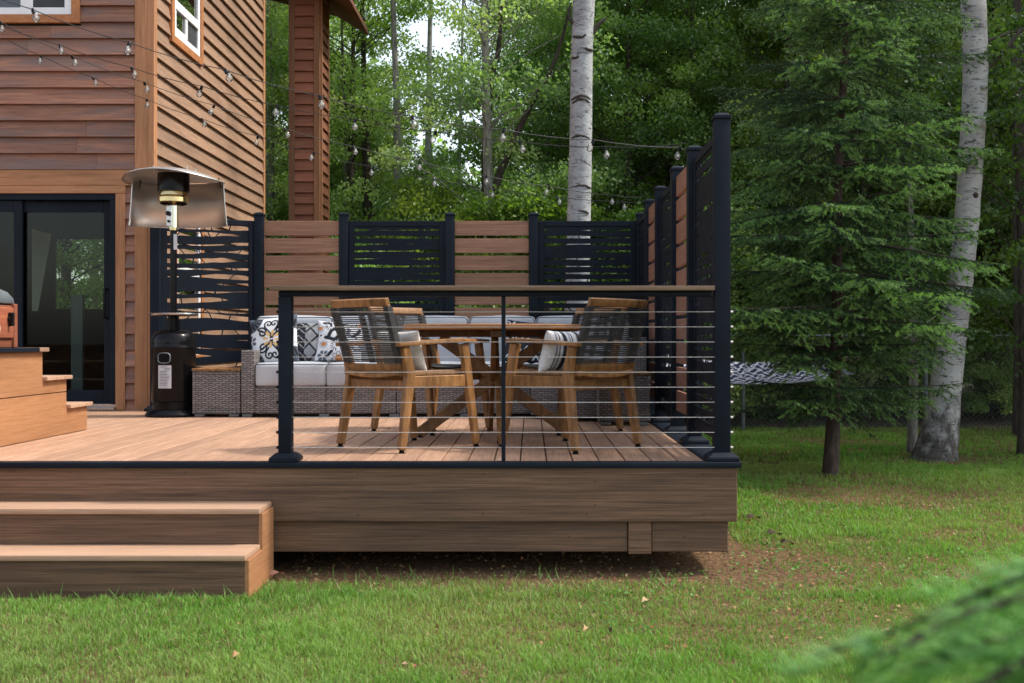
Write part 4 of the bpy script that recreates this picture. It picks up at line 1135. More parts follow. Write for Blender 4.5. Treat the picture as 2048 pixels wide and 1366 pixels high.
# ================================================================== round table
tx, ty = -0.237, 7.3
table = thing('dining_table', 'round teak dining table with crossed legs in the middle of the chairs', 'table', (tx, ty, DZ))
m = MB(); m.tint = 1.0; m.lathe([(0.0, 0.703), (0.598, 0.703), (0.604, 0.708), (0.604, 0.732), (0.598, 0.737), (0.0, 0.737)], (tx, ty, DZ), 72); m.build('table_top', M['teak_top'], table, smooth=30)
m = MB(); m.tint = 0.6
for a_ in (0, pi/2):
    c_, s_ = cos(a_ + 0.06), sin(a_ + 0.06); m.bar((tx - 0.5*c_, ty - 0.5*s_, DZ + (0.68 if a_ == 0 else 0.679)), (tx + 0.5*c_, ty + 0.5*s_, DZ + (0.68 if a_ == 0 else 0.679)), 0.07, 0.044)
m.build('apron', M['teak'], table, bevel=0.004)
for a_ in (0.06, pi/2 + 0.06):
    for s in (-1, 1):
        m = MB(); m.tint = 0.72 if a_ < 1 else 0.85
        c_, s_ = cos(a_), sin(a_); o_ = 0.0165 * (1 if s > 0 else -1)
        ox, oy = -s_*o_, c_*o_
        m.bar((tx + s*0.50*c_ + ox, ty + s*0.50*s_ + oy, DZ + 0.025), (tx - s*0.36*c_ + ox, ty - s*0.36*s_ + oy, DZ + 0.656), 0.032, 0.075, up=(0, 0, 1))
        lg = m.build('leg', M['teak'], table, bevel=0.005)
        m = MB(); m.tube([(tx + s*0.485*c_ + ox, ty + s*0.485*s_ + oy, DZ + 0.003), (tx + s*0.485*c_ + ox, ty + s*0.485*s_ + oy, DZ + 0.02)], 0.018, 12); m.build('foot_pad', M['soot'], lg)

# ================================================================== chairs
def make_chair(label):
    t = thing('dining_chair', label, 'chair', (0, 0, 0), 0, 'teak and rope armchairs around the round table')
    B = lambda mb, n, mt, p=t, **k: mb.build(n, mt, p, world=False, **k)
    for s in (-1, 1):
        m = MB(); m.tint = 1.0
        m.chain([(s*0.285, -0.285, 0.018), (s*0.27, -0.225, 0.37), (s*0.27, -0.215, 0.44), (s*0.275, -0.255, 0.602)], [0.036]*4, [0.045, 0.066, 0.068, 0.05], (1, 0, 0))
        l = B(m, 'leg', M['teak'], bevel=0.005)
        m = MB(); m.tube([(s*0.285, -0.285, 0.002), (s*0.285, -0.285, 0.02)], 0.014, 10); m.tube([(s*0.285, -0.285, 0.002), (s*0.285, -0.285, 0.006)], 0.02, 10); B(m, 'foot_pad', M['soot'], l)
        m = MB(); m.tint = 0.97
        m.chain([(s*0.285, 0.29, 0.018), (s*0.272, 0.235, 0.40), (s*0.27, 0.20, 0.617)], [0.036]*3, [0.042, 0.058, 0.06], (1, 0, 0))
        l = B(m, 'leg', M['teak'], bevel=0.005)
        m = MB(); m.tube([(s*0.285, 0.29, 0.002), (s*0.285, 0.29, 0.02)], 0.014, 10); m.tube([(s*0.285, 0.29, 0.002), (s*0.285, 0.29, 0.006)], 0.02, 10); B(m, 'foot_pad', M['soot'], l)
        m = MB(); m.tint = 1.05
        m.chain([(s*0.278, -0.31, 0.612), (s*0.278, -0.05, 0.628), (s*0.275, 0.18, 0.638), (s*0.272, 0.285, 0.630)], [0.05, 0.054, 0.058, 0.05], [0.024]*4, (1, 0, 0))
        B(m, 'armrest', M['teak'], bevel=0.006, seg=2)
        m = MB(); m.tint = 0.95; m.box(s*0.256, s*0.284, -0.195, 0.205, 0.362, 0.432); B(m, 'seat_rail', M['teak'], bevel=0.004)
    m = MB(); m.tint = 0.9; m.box(-0.254, 0.254, -0.235, -0.205, 0.352, 0.408); m.box(-0.254, 0.254, 0.205, 0.233, 0.358, 0.428); B(m, 'cross_rail', M['teak'], bevel=0.004)
    m = MB(); m.tint = 1.05
    m.chain([(-0.235, -0.27, 0.452), (-0.12, -0.275, 0.437), (0, -0.277, 0.432), (0.12, -0.275, 0.437), (0.235, -0.27, 0.452)], [0.032]*5, [0.026]*5, (0, 1, 0))
    for s in (-1, 1): m.box(s*0.222, s*0.250, -0.285, 0.21, 0.433, 0.462)
    B(m, 'seat_frame', M['teak'], bevel=0.004)
    m = MB()
    for k in range(24):
        y = -0.24 + 0.019*k; m.tube([(-0.236, y, 0.462), (-0.12, y, 0.447), (0, y, 0.441), (0.12, y, 0.447), (0.236, y, 0.462)], 0.0048, 6)
    B(m, 'seat_cords', M['rope'], smooth=60)
    # back: leaning frame wound with cord
    by = lambda z: -0.235 - (z - 0.42)*0.30
    m = MB(); m.tint = 0.95
    m.chain([(-0.225, by(0.475), 0.475), (0, by(0.475) - 0.012, 0.475), (0.225, by(0.475), 0.475)], [0.026]*3, [0.05]*3, (0, 1, 0.3))
    B(m, 'lower_rail', M['teak'], bevel=0.004)
    m = MB(); m.tint = 1.05; zt = 0.85
    m.chain([(-0.258, by(zt), zt), (-0.13, by(zt) - 0.014, zt), (0, by(zt) - 0.018, zt), (0.13, by(zt) - 0.014, zt), (0.258, by(zt), zt)], [0.03]*5, [0.046]*5, (0, 1, 0.3))
    B(m, 'top_rail', M['teak'], bevel=0.006, seg=2)
    for s in (-1, 1):
        m = MB(); m.tint = 0.8
        m.chain([(s*0.236, by(0.43), 0.43), (s*0.243, by(0.63), 0.63), (s*0.25, by(0.835), 0.835)], [0.022]*3, [0.03]*3, (0.0, 1, 0.3)); B(m, 'stile', M['teak'], bevel=0.003)
    m = MB(); rr = random.Random(12)
    n = 27
    for k in range(n):
        z = 0.512 + (0.815 - 0.512)*k/(n-1)
        w = 0.252 + 0.008*(k/n); jz = rr.uniform(-0.0012, 0.0012)
        yb_, yf_ = by(z) - 0.02, by(z) + 0.018
        # cord loops round both stiles, pinched at the centre
        m.tube([(-w, by(z), z), (-w + 0.006, yb_, z + jz), (0, by(z) - 0.014, z + rr.uniform(-.0015, .0015)), (w - 0.006, yb_, z + jz), (w, by(z), z), (w - 0.006, yf_, z + 0.0015), (0, by(z) + 0.004, z + 0.002 + rr.uniform(-.001, .001)), (-w + 0.006, yf_, z + 0.0015)], 0.0029, 5, closed=True)
    for s in (-1, 1):
        for k in range(52):
            z = 0.508 + (0.822 - 0.508)*k/51; x = s*(0.2425 + 0.006*(z-0.63)/0.2); m.box(x - 0.021, x + 0.021, by(z) - 0.019, by(z) + 0.019, z - 0.0027, z + 0.0027)
    for k in range(40):
        z = 0.510 + (0.816 - 0.510)*k/39; m.box(-0.016, 0.016, by(z) - 0.017, by(z) + 0.007, z - 0.0034, z + 0.0034)
    B(m, 'rope_back', M['rope'], smooth=60)
    return t
ch = make_chair('teak rope-back armchair at the front left of the round table, cream pillow on its seat')
def place(o, x, y, fx_, fy_):
    o.location = (x, y, DZ); o.rotation_euler = (0, 0, atan2(fy_, fx_) - pi/2)
chairs = [ch]
for lb in ('teak rope-back armchair at the front right of the round table, striped pillow on its seat',
           'teak rope-back armchair at the back left of the round table, partly hidden',
           'teak rope-back armchair at the back right of the round table, mostly hidden'):
    c_ = copy_tree(ch); c_['label'] = lb; chairs.append(c_)
place(chairs[0], -0.735, 6.64, 0.69, 0.72)
place(chairs[1], 0.235, 6.60, -0.73, 0.68)
place(chairs[2], -0.70, 7.82, 0.77, -0.64)
place(chairs[3], 0.226, 7.82, -0.77, -0.64)
# pillows on the two front chairs
def on_chair(c, dx, dy, dz):
    a_ = c.rotation_euler.z; return (c.location.x + dx*cos(a_) - dy*sin(a_), c.location.y + dx*sin(a_) + dy*cos(a_), DZ + dz)
p_ = on_chair(chairs[0], 0.06, -0.10, 0.572)
pillow('cream knitted pillow standing on the front left chair', p_, (0.38, 0.25), 0.10, pat_cream, (R(-16), 0, chairs[0].rotation_euler.z + pi))
p_ = on_chair(chairs[1], -0.10, -0.03, 0.572)
pillow('white and black striped pillow standing on the front right chair', p_, (0.36, 0.25), 0.14, pat_stripe, (R(-16), 0, chairs[1].rotation_euler.z + pi))

# ================================================================== string lights
def strand(label, P0, P1, bulbs, ext0, lift=0.052):
    """P0,P1 = plan end points; bulbs = photo positions of the globes used to find their heights along the span"""
    t = thing('string_lights', label, 'string lights', (P1[0], P1[1], DZ + 1.7), group='strings of clear globe bulbs over the deck')
    (xa, ya), (xb, yb) = P0, P1; pts = []
    for (px, py) in bulbs:
        k = (px - 1062)/F
        # x = k*y on the line of sight; line: x = xa + s(xb-xa), y = ya + s(yb-ya)
        s = (k*ya - xa)/((xb-xa) - k*(yb-ya)); y = ya + s*(yb-ya); x = xa + s*(xb-xa); z = wz(py, y) + lift
        pts.append(Vector((x, y, z)))
    st = pts[0] + (pts[0] - pts[1])*ext0 + Vector((0, 0, 0.02))
    en = Vector((xb, yb, pts[-1].z + 0.005 + (Vector((xb, yb, 0)) - Vector((pts[-1].x, pts[-1].y, 0))).length*(-0.02)))
    full = [st] + pts + [en]
    m = MB(); sm = []
    for i in range(len(full) - 1):
        for k in range(4): sm.append(full[i].lerp(full[i+1], k/4) - Vector((0, 0, 0.012*(1 - (k/2 - 1)**2) if 0 < k else 0)))
    sm.append(full[-1]); m.tube(sm, 0.0028, 5); m.build('cord', M['cord'], t)
    rr = random.Random(int(bulbs[0][0]) + 5)
    for p in pts:
        ax, ay = rr.uniform(-0.05, 0.05), rr.uniform(-0.05, 0.05)
        m = MB(); b0 = p + Vector((0, 0, 0.004)); b1 = p + Vector((ax*0.25, ay*0.25, -0.022))
        m.tube([b0, b0.lerp(b1, 0.5), b1], [0.008, 0.0105, 0.0105], 10); so = m.build('socket', M['black'], t, smooth=40)
        c = p + Vector((ax*0.6, ay*0.6, -0.054)); m = MB(); prof = []
        R_ = 0.0205
        for k in range(11):
            th = -pi/2 + (pi*0.86)*k/10; prof.append((max(0.0, R_*cos(th)), R_*sin(th)))
        prof.append((0.009, 0.03)); prof[0] = (0.0005, prof[0][1])
        m.lathe(prof, c, 16); gl = m.build('bulb', M['bulb'], so, smooth=80)
        m = MB(); m.tube([c + Vector((0, 0, 0.028)), c + Vector((0, 0, 0.0))], 0.0018, 5); m.tube([c + Vector((-0.008, 0, 0.004)), c + Vector((0, 0, 0.012)), c + Vector((0.008, 0, 0.004))], 0.001, 4)
        m.build('filament', M['wire'], gl)
    return t
e2 = (FX - 0.045, 6.85); e5 = (FX - 0.045, 9.43)
strand('string of clear globe bulbs hanging highest and nearest, from upper left to the right screen', (wx(0, 6.05), 6.05), e2, [(65, 38), (259, 104), (450, 158), (639, 210), (824, 250), (1008, 277), (1188, 297), (1360, 312)], 1.6)
strand('string of clear globe bulbs just below the highest string, ending at the same post', (wx(0, 8.4), 8.4), e2, [(-30, 52), (119, 104), (262, 149), (404, 187), (556, 226), (711, 254), (872, 279), (1039, 299), (1208, 310)], 0.8)
strand('string of clear globe bulbs third from the top, sagging toward the back right', (wx(0, 8.3), 8.3), e5, [(0, 57), (143, 125), (288, 178), (429, 224), (568, 270), (706, 305), (840, 336), (972, 364), (1100, 385), (1228, 403)], 1.0)
strand('lowest string of clear globe bulbs, nearest the house wall and the back screen', (wx(0, 10.0), 10.0), (FX - 0.045, 9.44), [(83, 123), (185, 166), (293, 210), (403, 249), (516, 284), (629, 317), (748, 346), (867, 369), (990, 390), (1114, 405), (1243, 415)], 0.75)
# ================================================================== ground
def mat_ground():
    n = NT('lawn_soil'); v = n.coord()
    a = n.noise(v, 0.9, 5, 0.6); b = n.noise(v, 30, 5, 0.7); c = n.noise(v, 150, 3, 0.7)
    soil = n.ramp(b, [(0.3, (0.07, 0.042, 0.025)), (0.55, (0.20, 0.12, 0.065)), (0.75, (0.33, 0.21, 0.12))])
    green = n.ramp(c, [(0.3, (0.03, 0.07, 0.012)), (0.7, (0.09, 0.17, 0.035))])
    col = n.mix(n.ramp(a, [(0.36, (0, 0, 0)), (0.40, (0, 0, 0))]), soil, n.mix(0.8, soil, green))
    n.set(Base_Color=col, Roughness=0.95); n.b.inputs['Specular IOR Level'].default_value = 0.1
    n.bump(n.math('ADD', b, n.math('MULTIPLY', c, 0.5)), 0.9, 0.03); return n.m
def mat_floor():
    n = NT('leaf_litter_floor'); v = n.coord()
    vo = n.node('ShaderNodeTexVoronoi'); vo.inputs['Scale'].default_value = 16; n.link(v, vo.inputs['Vector'])
    a = n.noise(v, 1.0, 4, 0.6)
    col = n.mix(0.75, n.ramp(n.noise(v, 25, 5, .7), [(0.3, (0.02, 0.014, 0.009)), (0.7, (0.12, 0.06, 0.035))]), vo.outputs['Color'], 'MULTIPLY')
    col = n.mix(n.ramp(a, [(0.5, (0, 0, 0)), (0.65, (0.8,)*3)]), col, (0.03, 0.05, 0.015))
    n.set(Base_Color=col, Roughness=0.95); n.bump(vo.outputs['Distance'], 0.8, 0.03); return n.m

g = MB(); g.add([(-400, -150, 0), (400, -150, 0), (400, 700, 0), (-400, 700, 0)], [(0, 1, 2, 3)])
tag(g.build('lawn_ground', mat_ground()), kind='structure')
g = MB(); g.add([(-60, 15.25, 0.004), (60, 15.25, 0.004), (60, 90, 0.004), (-60, 90, 0.004)], [(0, 1, 2, 3)])
tag(g.build('forest_floor', mat_floor()), kind='structure')

NZ = VNoise(4)
def bare(x, y):
    """0 = thick grass, 1 = bare soil"""
    b = np.clip((NZ.fbm(x*0.8 + 11, y*0.8, 4) - 0.52)*6.0, 0, 1)*np.clip(0.35 + 0.25*(x + 0.3), 0.25, 0.62)
    b = np.maximum(b, np.clip((NZ.fbm(x*3.1 + 5, y*3.1 + 60, 3) - 0.60)*7, 0, 1)*np.clip(0.45 + 0.25*(x + 0.3), 0.3, 0.7))
    # worn ground beneath and beside the deck's right front corner
    d = np.hypot((x - 1.2)/0.7, (y - 6.05)/0.72); b = np.maximum(b, np.clip(1.35 - d + 0.9*(NZ.fbm(x*3, y*3) - 0.5), 0, 1))
    sp = np.where((x < 1.25) & (x > -1.34), np.clip((y - 5.40 + 0.5*(NZ.fbm(x*1.7, y*1.7 + 5) - 0.5))/0.28, 0, 1), 0); b = np.maximum(b, sp)
    b = np.maximum(b, np.where(x < -1.3, np.clip((y - 5.16)/0.06, 0, 1)*0.75, 0))
    d = np.hypot((x - 0.95)/1.0, (y - 4.95)/0.45); b = np.maximum(b, np.clip(0.95 - d, 0, 1)*NZ.fbm(x*5, y*5)*1.5)
    d = np.hypot((x - 2.72)/1.0, (y - 10.0)/0.7); b = np.maximum(b, np.clip(1.0 - d, 0, 1)*0.7)
    d = np.hypot((x - 4.2)/0.7, (y - 11.4)/0.6); b = np.maximum(b, np.clip(1.3 - d, 0, 1)*0.9)
    d = np.hypot((x - 1.6)/0.5, (y - 10.9)/0.5); b = np.maximum(b, np.clip(1.2 - d, 0, 1)*0.8)
    d = np.hypot((x - 6.6)/1.6, (y - 12.6)/1.6); b = np.maximum(b, np.clip(1.3 - d, 0, 1)*0.8)
    return np.clip(b, 0, 1)
rg = np.random.default_rng(21)
def blades(n, xr, yr, hmin, hmax, wid):
    x = rg.uniform(*xr, n); y = rg.uniform(*yr, n)
    ok = (x*F/y > -1240) & (x*F/y < 1750)
    ok &= ~((x < 1.06) & (y > 5.86)) & ~((x < -1.33) & (y > 5.262))
    b = bare(x, y); ok &= rg.random(n) > b*0.97
    x, y, b = x[ok], y[ok], b[ok]; n = len(x)
    tuft = NZ(x*9 + 3, y*9)
    h = rg.uniform(hmin, hmax, n)*(1 - 0.45*b)*(0.6 + 0.8*tuft)*(0.7 + 0.6*NZ(x*1.3, y*1.3 + 40)); w = wid*rg.uniform(0.7, 1.3, n)
    a = rg.uniform(0, 2*pi, n); lean = rg.uniform(0.15, 1.0, n)**1.0*h; la = rg.uniform(0, 2*pi, n)
    base = np.stack([x, y, np.zeros(n)], 1); s = np.stack([np.cos(a), np.sin(a), np.zeros(n)], 1)*w[:, None]/2
    l = np.stack([np.cos(la), np.sin(la), np.zeros(n)], 1); up = np.array([0, 0, 1.0])
    mid = base + l*(lean*0.3)[:, None] + up*(h*0.6)[:, None]; tip = base + l*lean[:, None] + up*(h*np.sqrt(np.clip(1 - 0.35*(lean/h)**2, 0.2, 1)))[:, None]
    V = np.stack([base - s, base + s, mid + s*0.8, mid - s*0.8, tip], 1).reshape(-1, 3)
    i = np.arange(n)*5
    T = np.concatenate([np.stack([i, i+1, i+2], 1), np.stack([i, i+2, i+3], 1), np.stack([i+3, i+2, i+4], 1)])
    g1 = np.array([0.095, 0.27, 0.032]); g2 = np.array([0.20, 0.40, 0.065]); g3 = np.array([0.30, 0.35, 0.12]); dry = np.array([0.36, 0.29, 0.15])
    t = np.clip(NZ.fbm(x*1.1 + 70, y*1.1, 3)*1.6 - 0.3 + rg.normal(0, 0.22, n), 0, 1)[:, None]
    c = g1*(1-t) + g2*t
    u = np.clip((NZ.fbm(x*0.55 + 9, y*0.55 + 33, 3) - 0.42)*3.0 + 0.12*np.clip(x, 0, 1) + rg.normal(0, .15, n), 0, 1)[:, None]*0.6; c = c*(1-u) + g3*u
    dm = (rg.random(n) < 0.06 + 0.3*b)[:, None]; c = np.where(dm, dry*rg.uniform(0.6, 1.1, n)[:, None], c)
    c = c*rg.uniform(0.75, 1.2, n)[:, None]
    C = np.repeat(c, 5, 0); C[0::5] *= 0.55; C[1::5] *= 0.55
    return V, T, C
Vs, Ts, Cs = [], [], []; off = 0
for args in ((250000, (-2.6, 3.6), (3.3, 5.35), 0.022, 0.050, 0.003), (110000, (-1.4, 5.4), (5.3, 7.5), 0.02, 0.045, 0.0036), (95000, (1.0, 8.0), (7.5, 11), 0.025, 0.055, 0.0055), (75000, (1.0, 11.0), (11, 15.4), 0.03, 0.06, 0.008)):
    V, T, C = blades(*args); Vs.append(V); Ts.append(T + off); Cs.append(C); off += len(V)
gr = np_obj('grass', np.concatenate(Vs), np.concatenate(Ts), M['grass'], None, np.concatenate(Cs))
tag(gr, kind='stuff')
# low weeds and leaf crumbs scattered in the thin turf
n = 15000; x = rg.uniform(-1.3, 4.5, n); y = rg.uniform(4.0, 8.5, n); b = bare(x, y)
ok = (rg.random(n) < b*0.9 + 0.05) & ~((x < 1.0) & (y > 6.5)) & ~((x < -1.33) & (y > 5.25)); x, y, b = x[ok], y[ok], b[ok]; n = len(x)
def leaf_quads(Cn, D, Nn, L, Wd, fold=0.15):
    S = np.cross(Nn, D); S /= np.linalg.norm(S, axis=1, keepdims=True) + 1e-9
    L = L[:, None]; Wd = Wd[:, None]
    V = np.stack([Cn, Cn + D*L*0.42 + S*Wd*0.5 + Nn*L*fold, Cn + D*L, Cn + D*L*0.42 - S*Wd*0.5 + Nn*L*fold], 1).reshape(-1, 3)
    i = np.arange(len(Cn))*4
    return V, np.concatenate([np.stack([i, i+1, i+2], 1), np.stack([i, i+2, i+3], 1)])
def runit(n, zb=0.0, zs=1.0):
    v = rg.normal(0, 1, (n, 3)); v[:, 2] = v[:, 2]*zs + zb; return v/(np.linalg.norm(v, axis=1, keepdims=True) + 1e-9)
D = runit(n, 0, 0.25); Nn = runit(n, 2.5); L = rg.uniform(0.008, 0.028, n)
V, T = leaf_quads(np.stack([x, y, rg.uniform(0.004, 0.016, n)], 1), D, Nn, L, L*rg.uniform(0.4, 0.8, n))
pal = np.array([[0.34, 0.20, 0.10], [0.20, 0.11, 0.06], [0.40, 0.27, 0.16], [0.10, 0.06, 0.04], [0.33, 0.14, 0.08]]); C = np.repeat(pal[rg.integers(0, 5, n)]*rg.uniform(0.6, 1.1, n)[:, None], 4, 0)
tag(np_obj('leaf_litter', V, T, M['dead'], None, C), kind='stuff')

# ragged taller stems along the deck and steps
n = 300; g2_ = np.random.default_rng(5)
x = np.concatenate([g2_.uniform(-1.3, 1.5, 260), g2_.uniform(-2.6, -1.3, 110), g2_.normal(1.5, 0.5, 50)]); y = np.concatenate([g2_.uniform(5.2, 5.75, 260), g2_.uniform(5.16, 5.25, 110), g2_.normal(6.2, 0.5, 50)])
ok = ~((x < 1.0) & (y > 5.74)) & ~((x < -1.32) & (y > 5.255)); x, y = x[ok], y[ok]; n = len(x)
D = runit(n, 1.6, 0.6); D[:, 2] = np.abs(D[:, 2]); Nn = runit(n, 0, 0.3); L = g2_.uniform(0.03, 0.10, n)
V, T = leaf_quads(np.stack([x, y, np.zeros(n)], 1), D, Nn, L, L*0 + 0.005, 0.02)
C = np.repeat(np.array([0.13, 0.27, 0.06])*g2_.uniform(0.6, 1.3, (n, 1)), 4, 0)
tag(np_obj('weeds', V, T, M['grass'], None, C), kind='stuff')
# clover and plantain leaves in the thin turf
n = 2600; cx_ = g2_.uniform(0.2, 3.4, 60); cy_ = g2_.uniform(4.6, 7.4, 60); k_ = g2_.integers(0, 60, n); x = cx_[k_] + g2_.normal(0, 0.10, n); y = cy_[k_] + g2_.normal(0, 0.10, n)
ok = ~((x < 1.06) & (y > 5.8)); x, y = x[ok], y[ok]; n = len(x)
D = runit(n, 0.3, 0.4); Nn = runit(n, 2.0); L = g2_.uniform(0.009, 0.025, n); V, T = leaf_quads(np.stack([x, y, g2_.uniform(0.01, 0.04, n)], 1), D, Nn, L, L*0.8, 0.05)
C = np.repeat(np.array([0.085, 0.20, 0.035])*g2_.uniform(0.6, 1.4, (n, 1)), 4, 0)
tag(np_obj('ground_cover', V, T, M['grass'], None, C), kind='stuff')

# single fallen leaves that show in the photo
def fallen(px, py, L, col, label, rot):
    y = EYE*F/(py - 681); x = wx(px, y); m = []; t = np.linspace(0, 1, 9); w = 0.42*np.sin(pi*t**0.8)*L
    P = [((tt - 0.5)*L, s*ww/2, 0.02 + 0.012*sin(3*tt + s) + 0.25*abs(ww)*0.5) for tt, ww in zip(t, w) for s in (-1, 0, 1)]
    P = [(a, b, c - (0.0 if k % 3 != 1 else 0.008)) for k, (a, b, c) in enumerate(P)]
    fs = [(3*i+j, 3*i+3+j, 3*i+4+j, 3*i+1+j) for i in range(8) for j in (0, 1)]
    o = np_obj('fallen_leaf', np.array(P), np.array(fs), M['dead'], None, np.tile(np.array(col), (len(P), 1)), smooth=True)
    o.location = (x, y, 0.006); o.rotation_euler = (R(rot[0]), R(rot[1]), R(rot[2]))
    tag(o, label, 'leaf', 'fallen leaves lying on the lawn')
fallen(468, 1321, 0.05, (0.42, 0.24, 0.13), 'small tan dead leaf on the lawn at the bottom of the photo', (25, 8, 70))
fallen(553, 1158, 0.075, (0.40, 0.20, 0.14), 'reddish dead leaf on the ground beside the front steps', (8, 4, 10))
fallen(1290, 1212, 0.055, (0.42, 0.30, 0.18), 'pale dead leaf on the thin turf before the deck, right of centre', (10, 12, 40))
fallen(1547, 1075, 0.11, (0.045, 0.03, 0.022), 'dark curled leaf on the bare soil right of the deck corner', (10, 15, 20))
fallen(1573, 1094, 0.08, (0.05, 0.032, 0.024), 'small dark leaf at the right end of the bare soil patch', (6, 10, -30))
fallen(1506, 1042, 0.10, (0.06, 0.04, 0.03), 'dark leaf on the grass edge close to the deck corner', (8, 8, 5))
fallen(958, 1193, 0.05, (0.45, 0.33, 0.2), 'pale dead leaf on the soil in front of the deck middle', (10, 5, 120))
fallen(1168, 1268, 0.045, (0.38, 0.26, 0.14), 'tan curled leaf in the grass below the deck centre', (20, 5, 60))

# ================================================================== broadleaf trees
def limb_path(p0, p1, rr, sag=0.1, n=6):
    p0 = Vector(p0); p1 = Vector(p1); L = (p1 - p0).length; pts = []
    o = Vector((rr.uniform(-1, 1), rr.uniform(-1, 1), rr.uniform(-0.3, 1)))*L*sag
    for i in range(n + 1):
        t = i/n; pts.append(p0.lerp(p1, t) + o*(4*t*(1-t))*0.6 + Vector((rr.uniform(-1, 1), rr.uniform(-1, 1), rr.uniform(-1, 1)))*L*0.02*(0 < i < n))
    return pts

def gen_tree(seed, H, z0, Rx, nclump, per, leaf, r0=0.12, bark='bark', cols=None, lean=(0, 0), gap=0.0, flat=0.5, cr=0.42, topw=0.55, prefix=''):
    """returns (trunk object, crown object) with a common origin at the tree's foot"""
    rr = random.Random(seed); g = np.random.default_rng(seed)
    m = MB(); NT_ = 12; tp = []
    wob = [rr.uniform(-1, 1) for _ in range(4)]
    def axis(z): t = z/H; return Vector((lean[0]*z + 0.25*wob[0]*sin(2.2*t + wob[1])*t*1.2, lean[1]*z + 0.25*wob[2]*sin(2.5*t + wob[3])*t*1.2, z))
    pts = [axis(H*i/NT_) for i in range(NT_ + 1)]; pts[0].z = -0.05
    m.tube(pts, [r0*(1 - 0.86*(i/NT_))*(1.35 if i == 0 else 1) for i in range(NT_ + 1)], 10)
    cen = []; k = 0
    while len(cen) < nclump and k < nclump*20:
        k += 1
        z = z0 + (H*1.02 - z0)*rr.random()**0.9; t = (z - z0)/(H - z0)
        rad = Rx*(min(1.0, 0.55 + 2.2*t) if t < 0.25 else 1 - (1 - topw)*((t - 0.25)/0.75)**1.4)*(1 if t < 0.9 else 0.65)
        a = rr.uniform(0, 2*pi); q = rr.random()**0.55*rad; p = axis(min(z, H)) + Vector((cos(a)*q, sin(a)*q, 0)); p.z = z
        if any((p - c).length < cr*0.62 for c in cen): continue
        cen.append(p)
    nl = 0
    for c in cen:
        d = (c - axis(min(H, c.z))); 
        zb = max(0.4*z0, c.z - (0.35 + 0.5*d.length)*rr.uniform(0.5, 1.0)); s = axis(min(zb, H*0.97))
        if rr.random() < 0.8:
            L = limb_path(s, c, rr, 0.12, 5); rb = max(0.004, min(r0*0.2, 0.006*d.length + 0.004)); m.tube(L, [rb*(1 - 0.8*i/5) for i in range(6)], 5, caps=False)
    trunk = m.build(prefix + 'trunk', M[bark], None, world=False, smooth=60)
    # leaves
    C_ = []; col_ = []
    cols = cols or [(0.045, 0.105, 0.018), (0.075, 0.15, 0.028), (0.11, 0.19, 0.035)]
    cols = np.array(cols)
    for c in cen:
        nn = int(per*rr.uniform(0.6, 1.3)); q = g.normal(0, 1, (nn, 3)); q /= np.linalg.norm(q, axis=1, keepdims=True) + 1e-9
        q *= (g.random(nn)**0.45)[:, None]*np.array([cr, cr, cr*flat])*rr.uniform(0.75, 1.25); q[:, 2] -= 0.25*(q[:, 0]**2 + q[:, 1]**2)/cr
        C_.append(q + np.array(c)); t = rr.random(); base = cols[0]*(1-t) + cols[1]*t if rr.random() < 0.75 else cols[2]
        col_.append(base*(0.8 + 0.5*g.random((nn, 1)))*np.array([1, 1, 1]))
    P = np.concatenate(C_); C = np.concatenate(col_); n = len(P)
    D = g.normal(0, 1, (n, 3)); D[:, 2] -= 0.55; D /= np.linalg.norm(D, axis=1, keepdims=True)
    N_ = g.normal(0, 0.75, (n, 3)); N_[:, 2] += 0.9; N_ /= np.linalg.norm(N_, axis=1, keepdims=True)
    L = leaf*g.uniform(0.6, 1.25, n); V, T = leaf_quads(P, D, N_, L, L*g.uniform(0.55, 0.85, n), 0.06)
    crown = np_obj(prefix + 'crown', V, T, M['leaf'], None, np.repeat(C, 4, 0))
    return trunk, crown

def as_tree(name, label, cat, group, trunk, crown, loc):
    t = thing(name, label, cat, loc, 0, group); trunk.parent = t; crown.parent = t; return t

G1 = [(0.18, 0.29, 0.09), (0.27, 0.385, 0.13), (0.38, 0.49, 0.19)]  # paler leaf tones, extra light for the centre woods put into colour
G2 = [(0.175, 0.275, 0.115), (0.255, 0.365, 0.16), (0.37, 0.47, 0.215)]
G3 = [(0.10, 0.19, 0.03), (0.16, 0.27, 0.045), (0.26, 0.38, 0.07)]  # this and the next: darker leaves, shade of the right-hand woods put in
G4 = [(0.08, 0.16, 0.045), (0.125, 0.22, 0.06), (0.21, 0.32, 0.09)]
protos = []
for i, kw in enumerate([dict(seed=1, H=9.5, z0=1.6, Rx=2.3, nclump=170, per=330, leaf=0.062, r0=0.12, cols=G1),
                        dict(seed=2, H=11, z0=2.4, Rx=2.0, nclump=160, per=330, leaf=0.058, r0=0.10, cols=G2, bark='bark_pale'),
                        dict(seed=3, H=8.0, z0=0.9, Rx=2.2, nclump=170, per=330, leaf=0.06, r0=0.09, cols=G1),
                        dict(seed=4, H=10, z0=1.8, Rx=2.5, nclump=170, per=330, leaf=0.065, r0=0.14, cols=G3, flat=0.3, cr=0.5),
                        dict(seed=6, H=9.5, z0=1.4, Rx=2.4, nclump=170, per=330, leaf=0.062, r0=0.11, cols=G4)]):
    tr, cr_ = gen_tree(**kw); protos.append(as_tree('broadleaf_tree', 'leafy broadleaf tree crowded in the woods behind the yard', 'tree', 'broadleaf trees crowding the woods behind the yard', tr, cr_, (0, 0, 0)))
sh = []
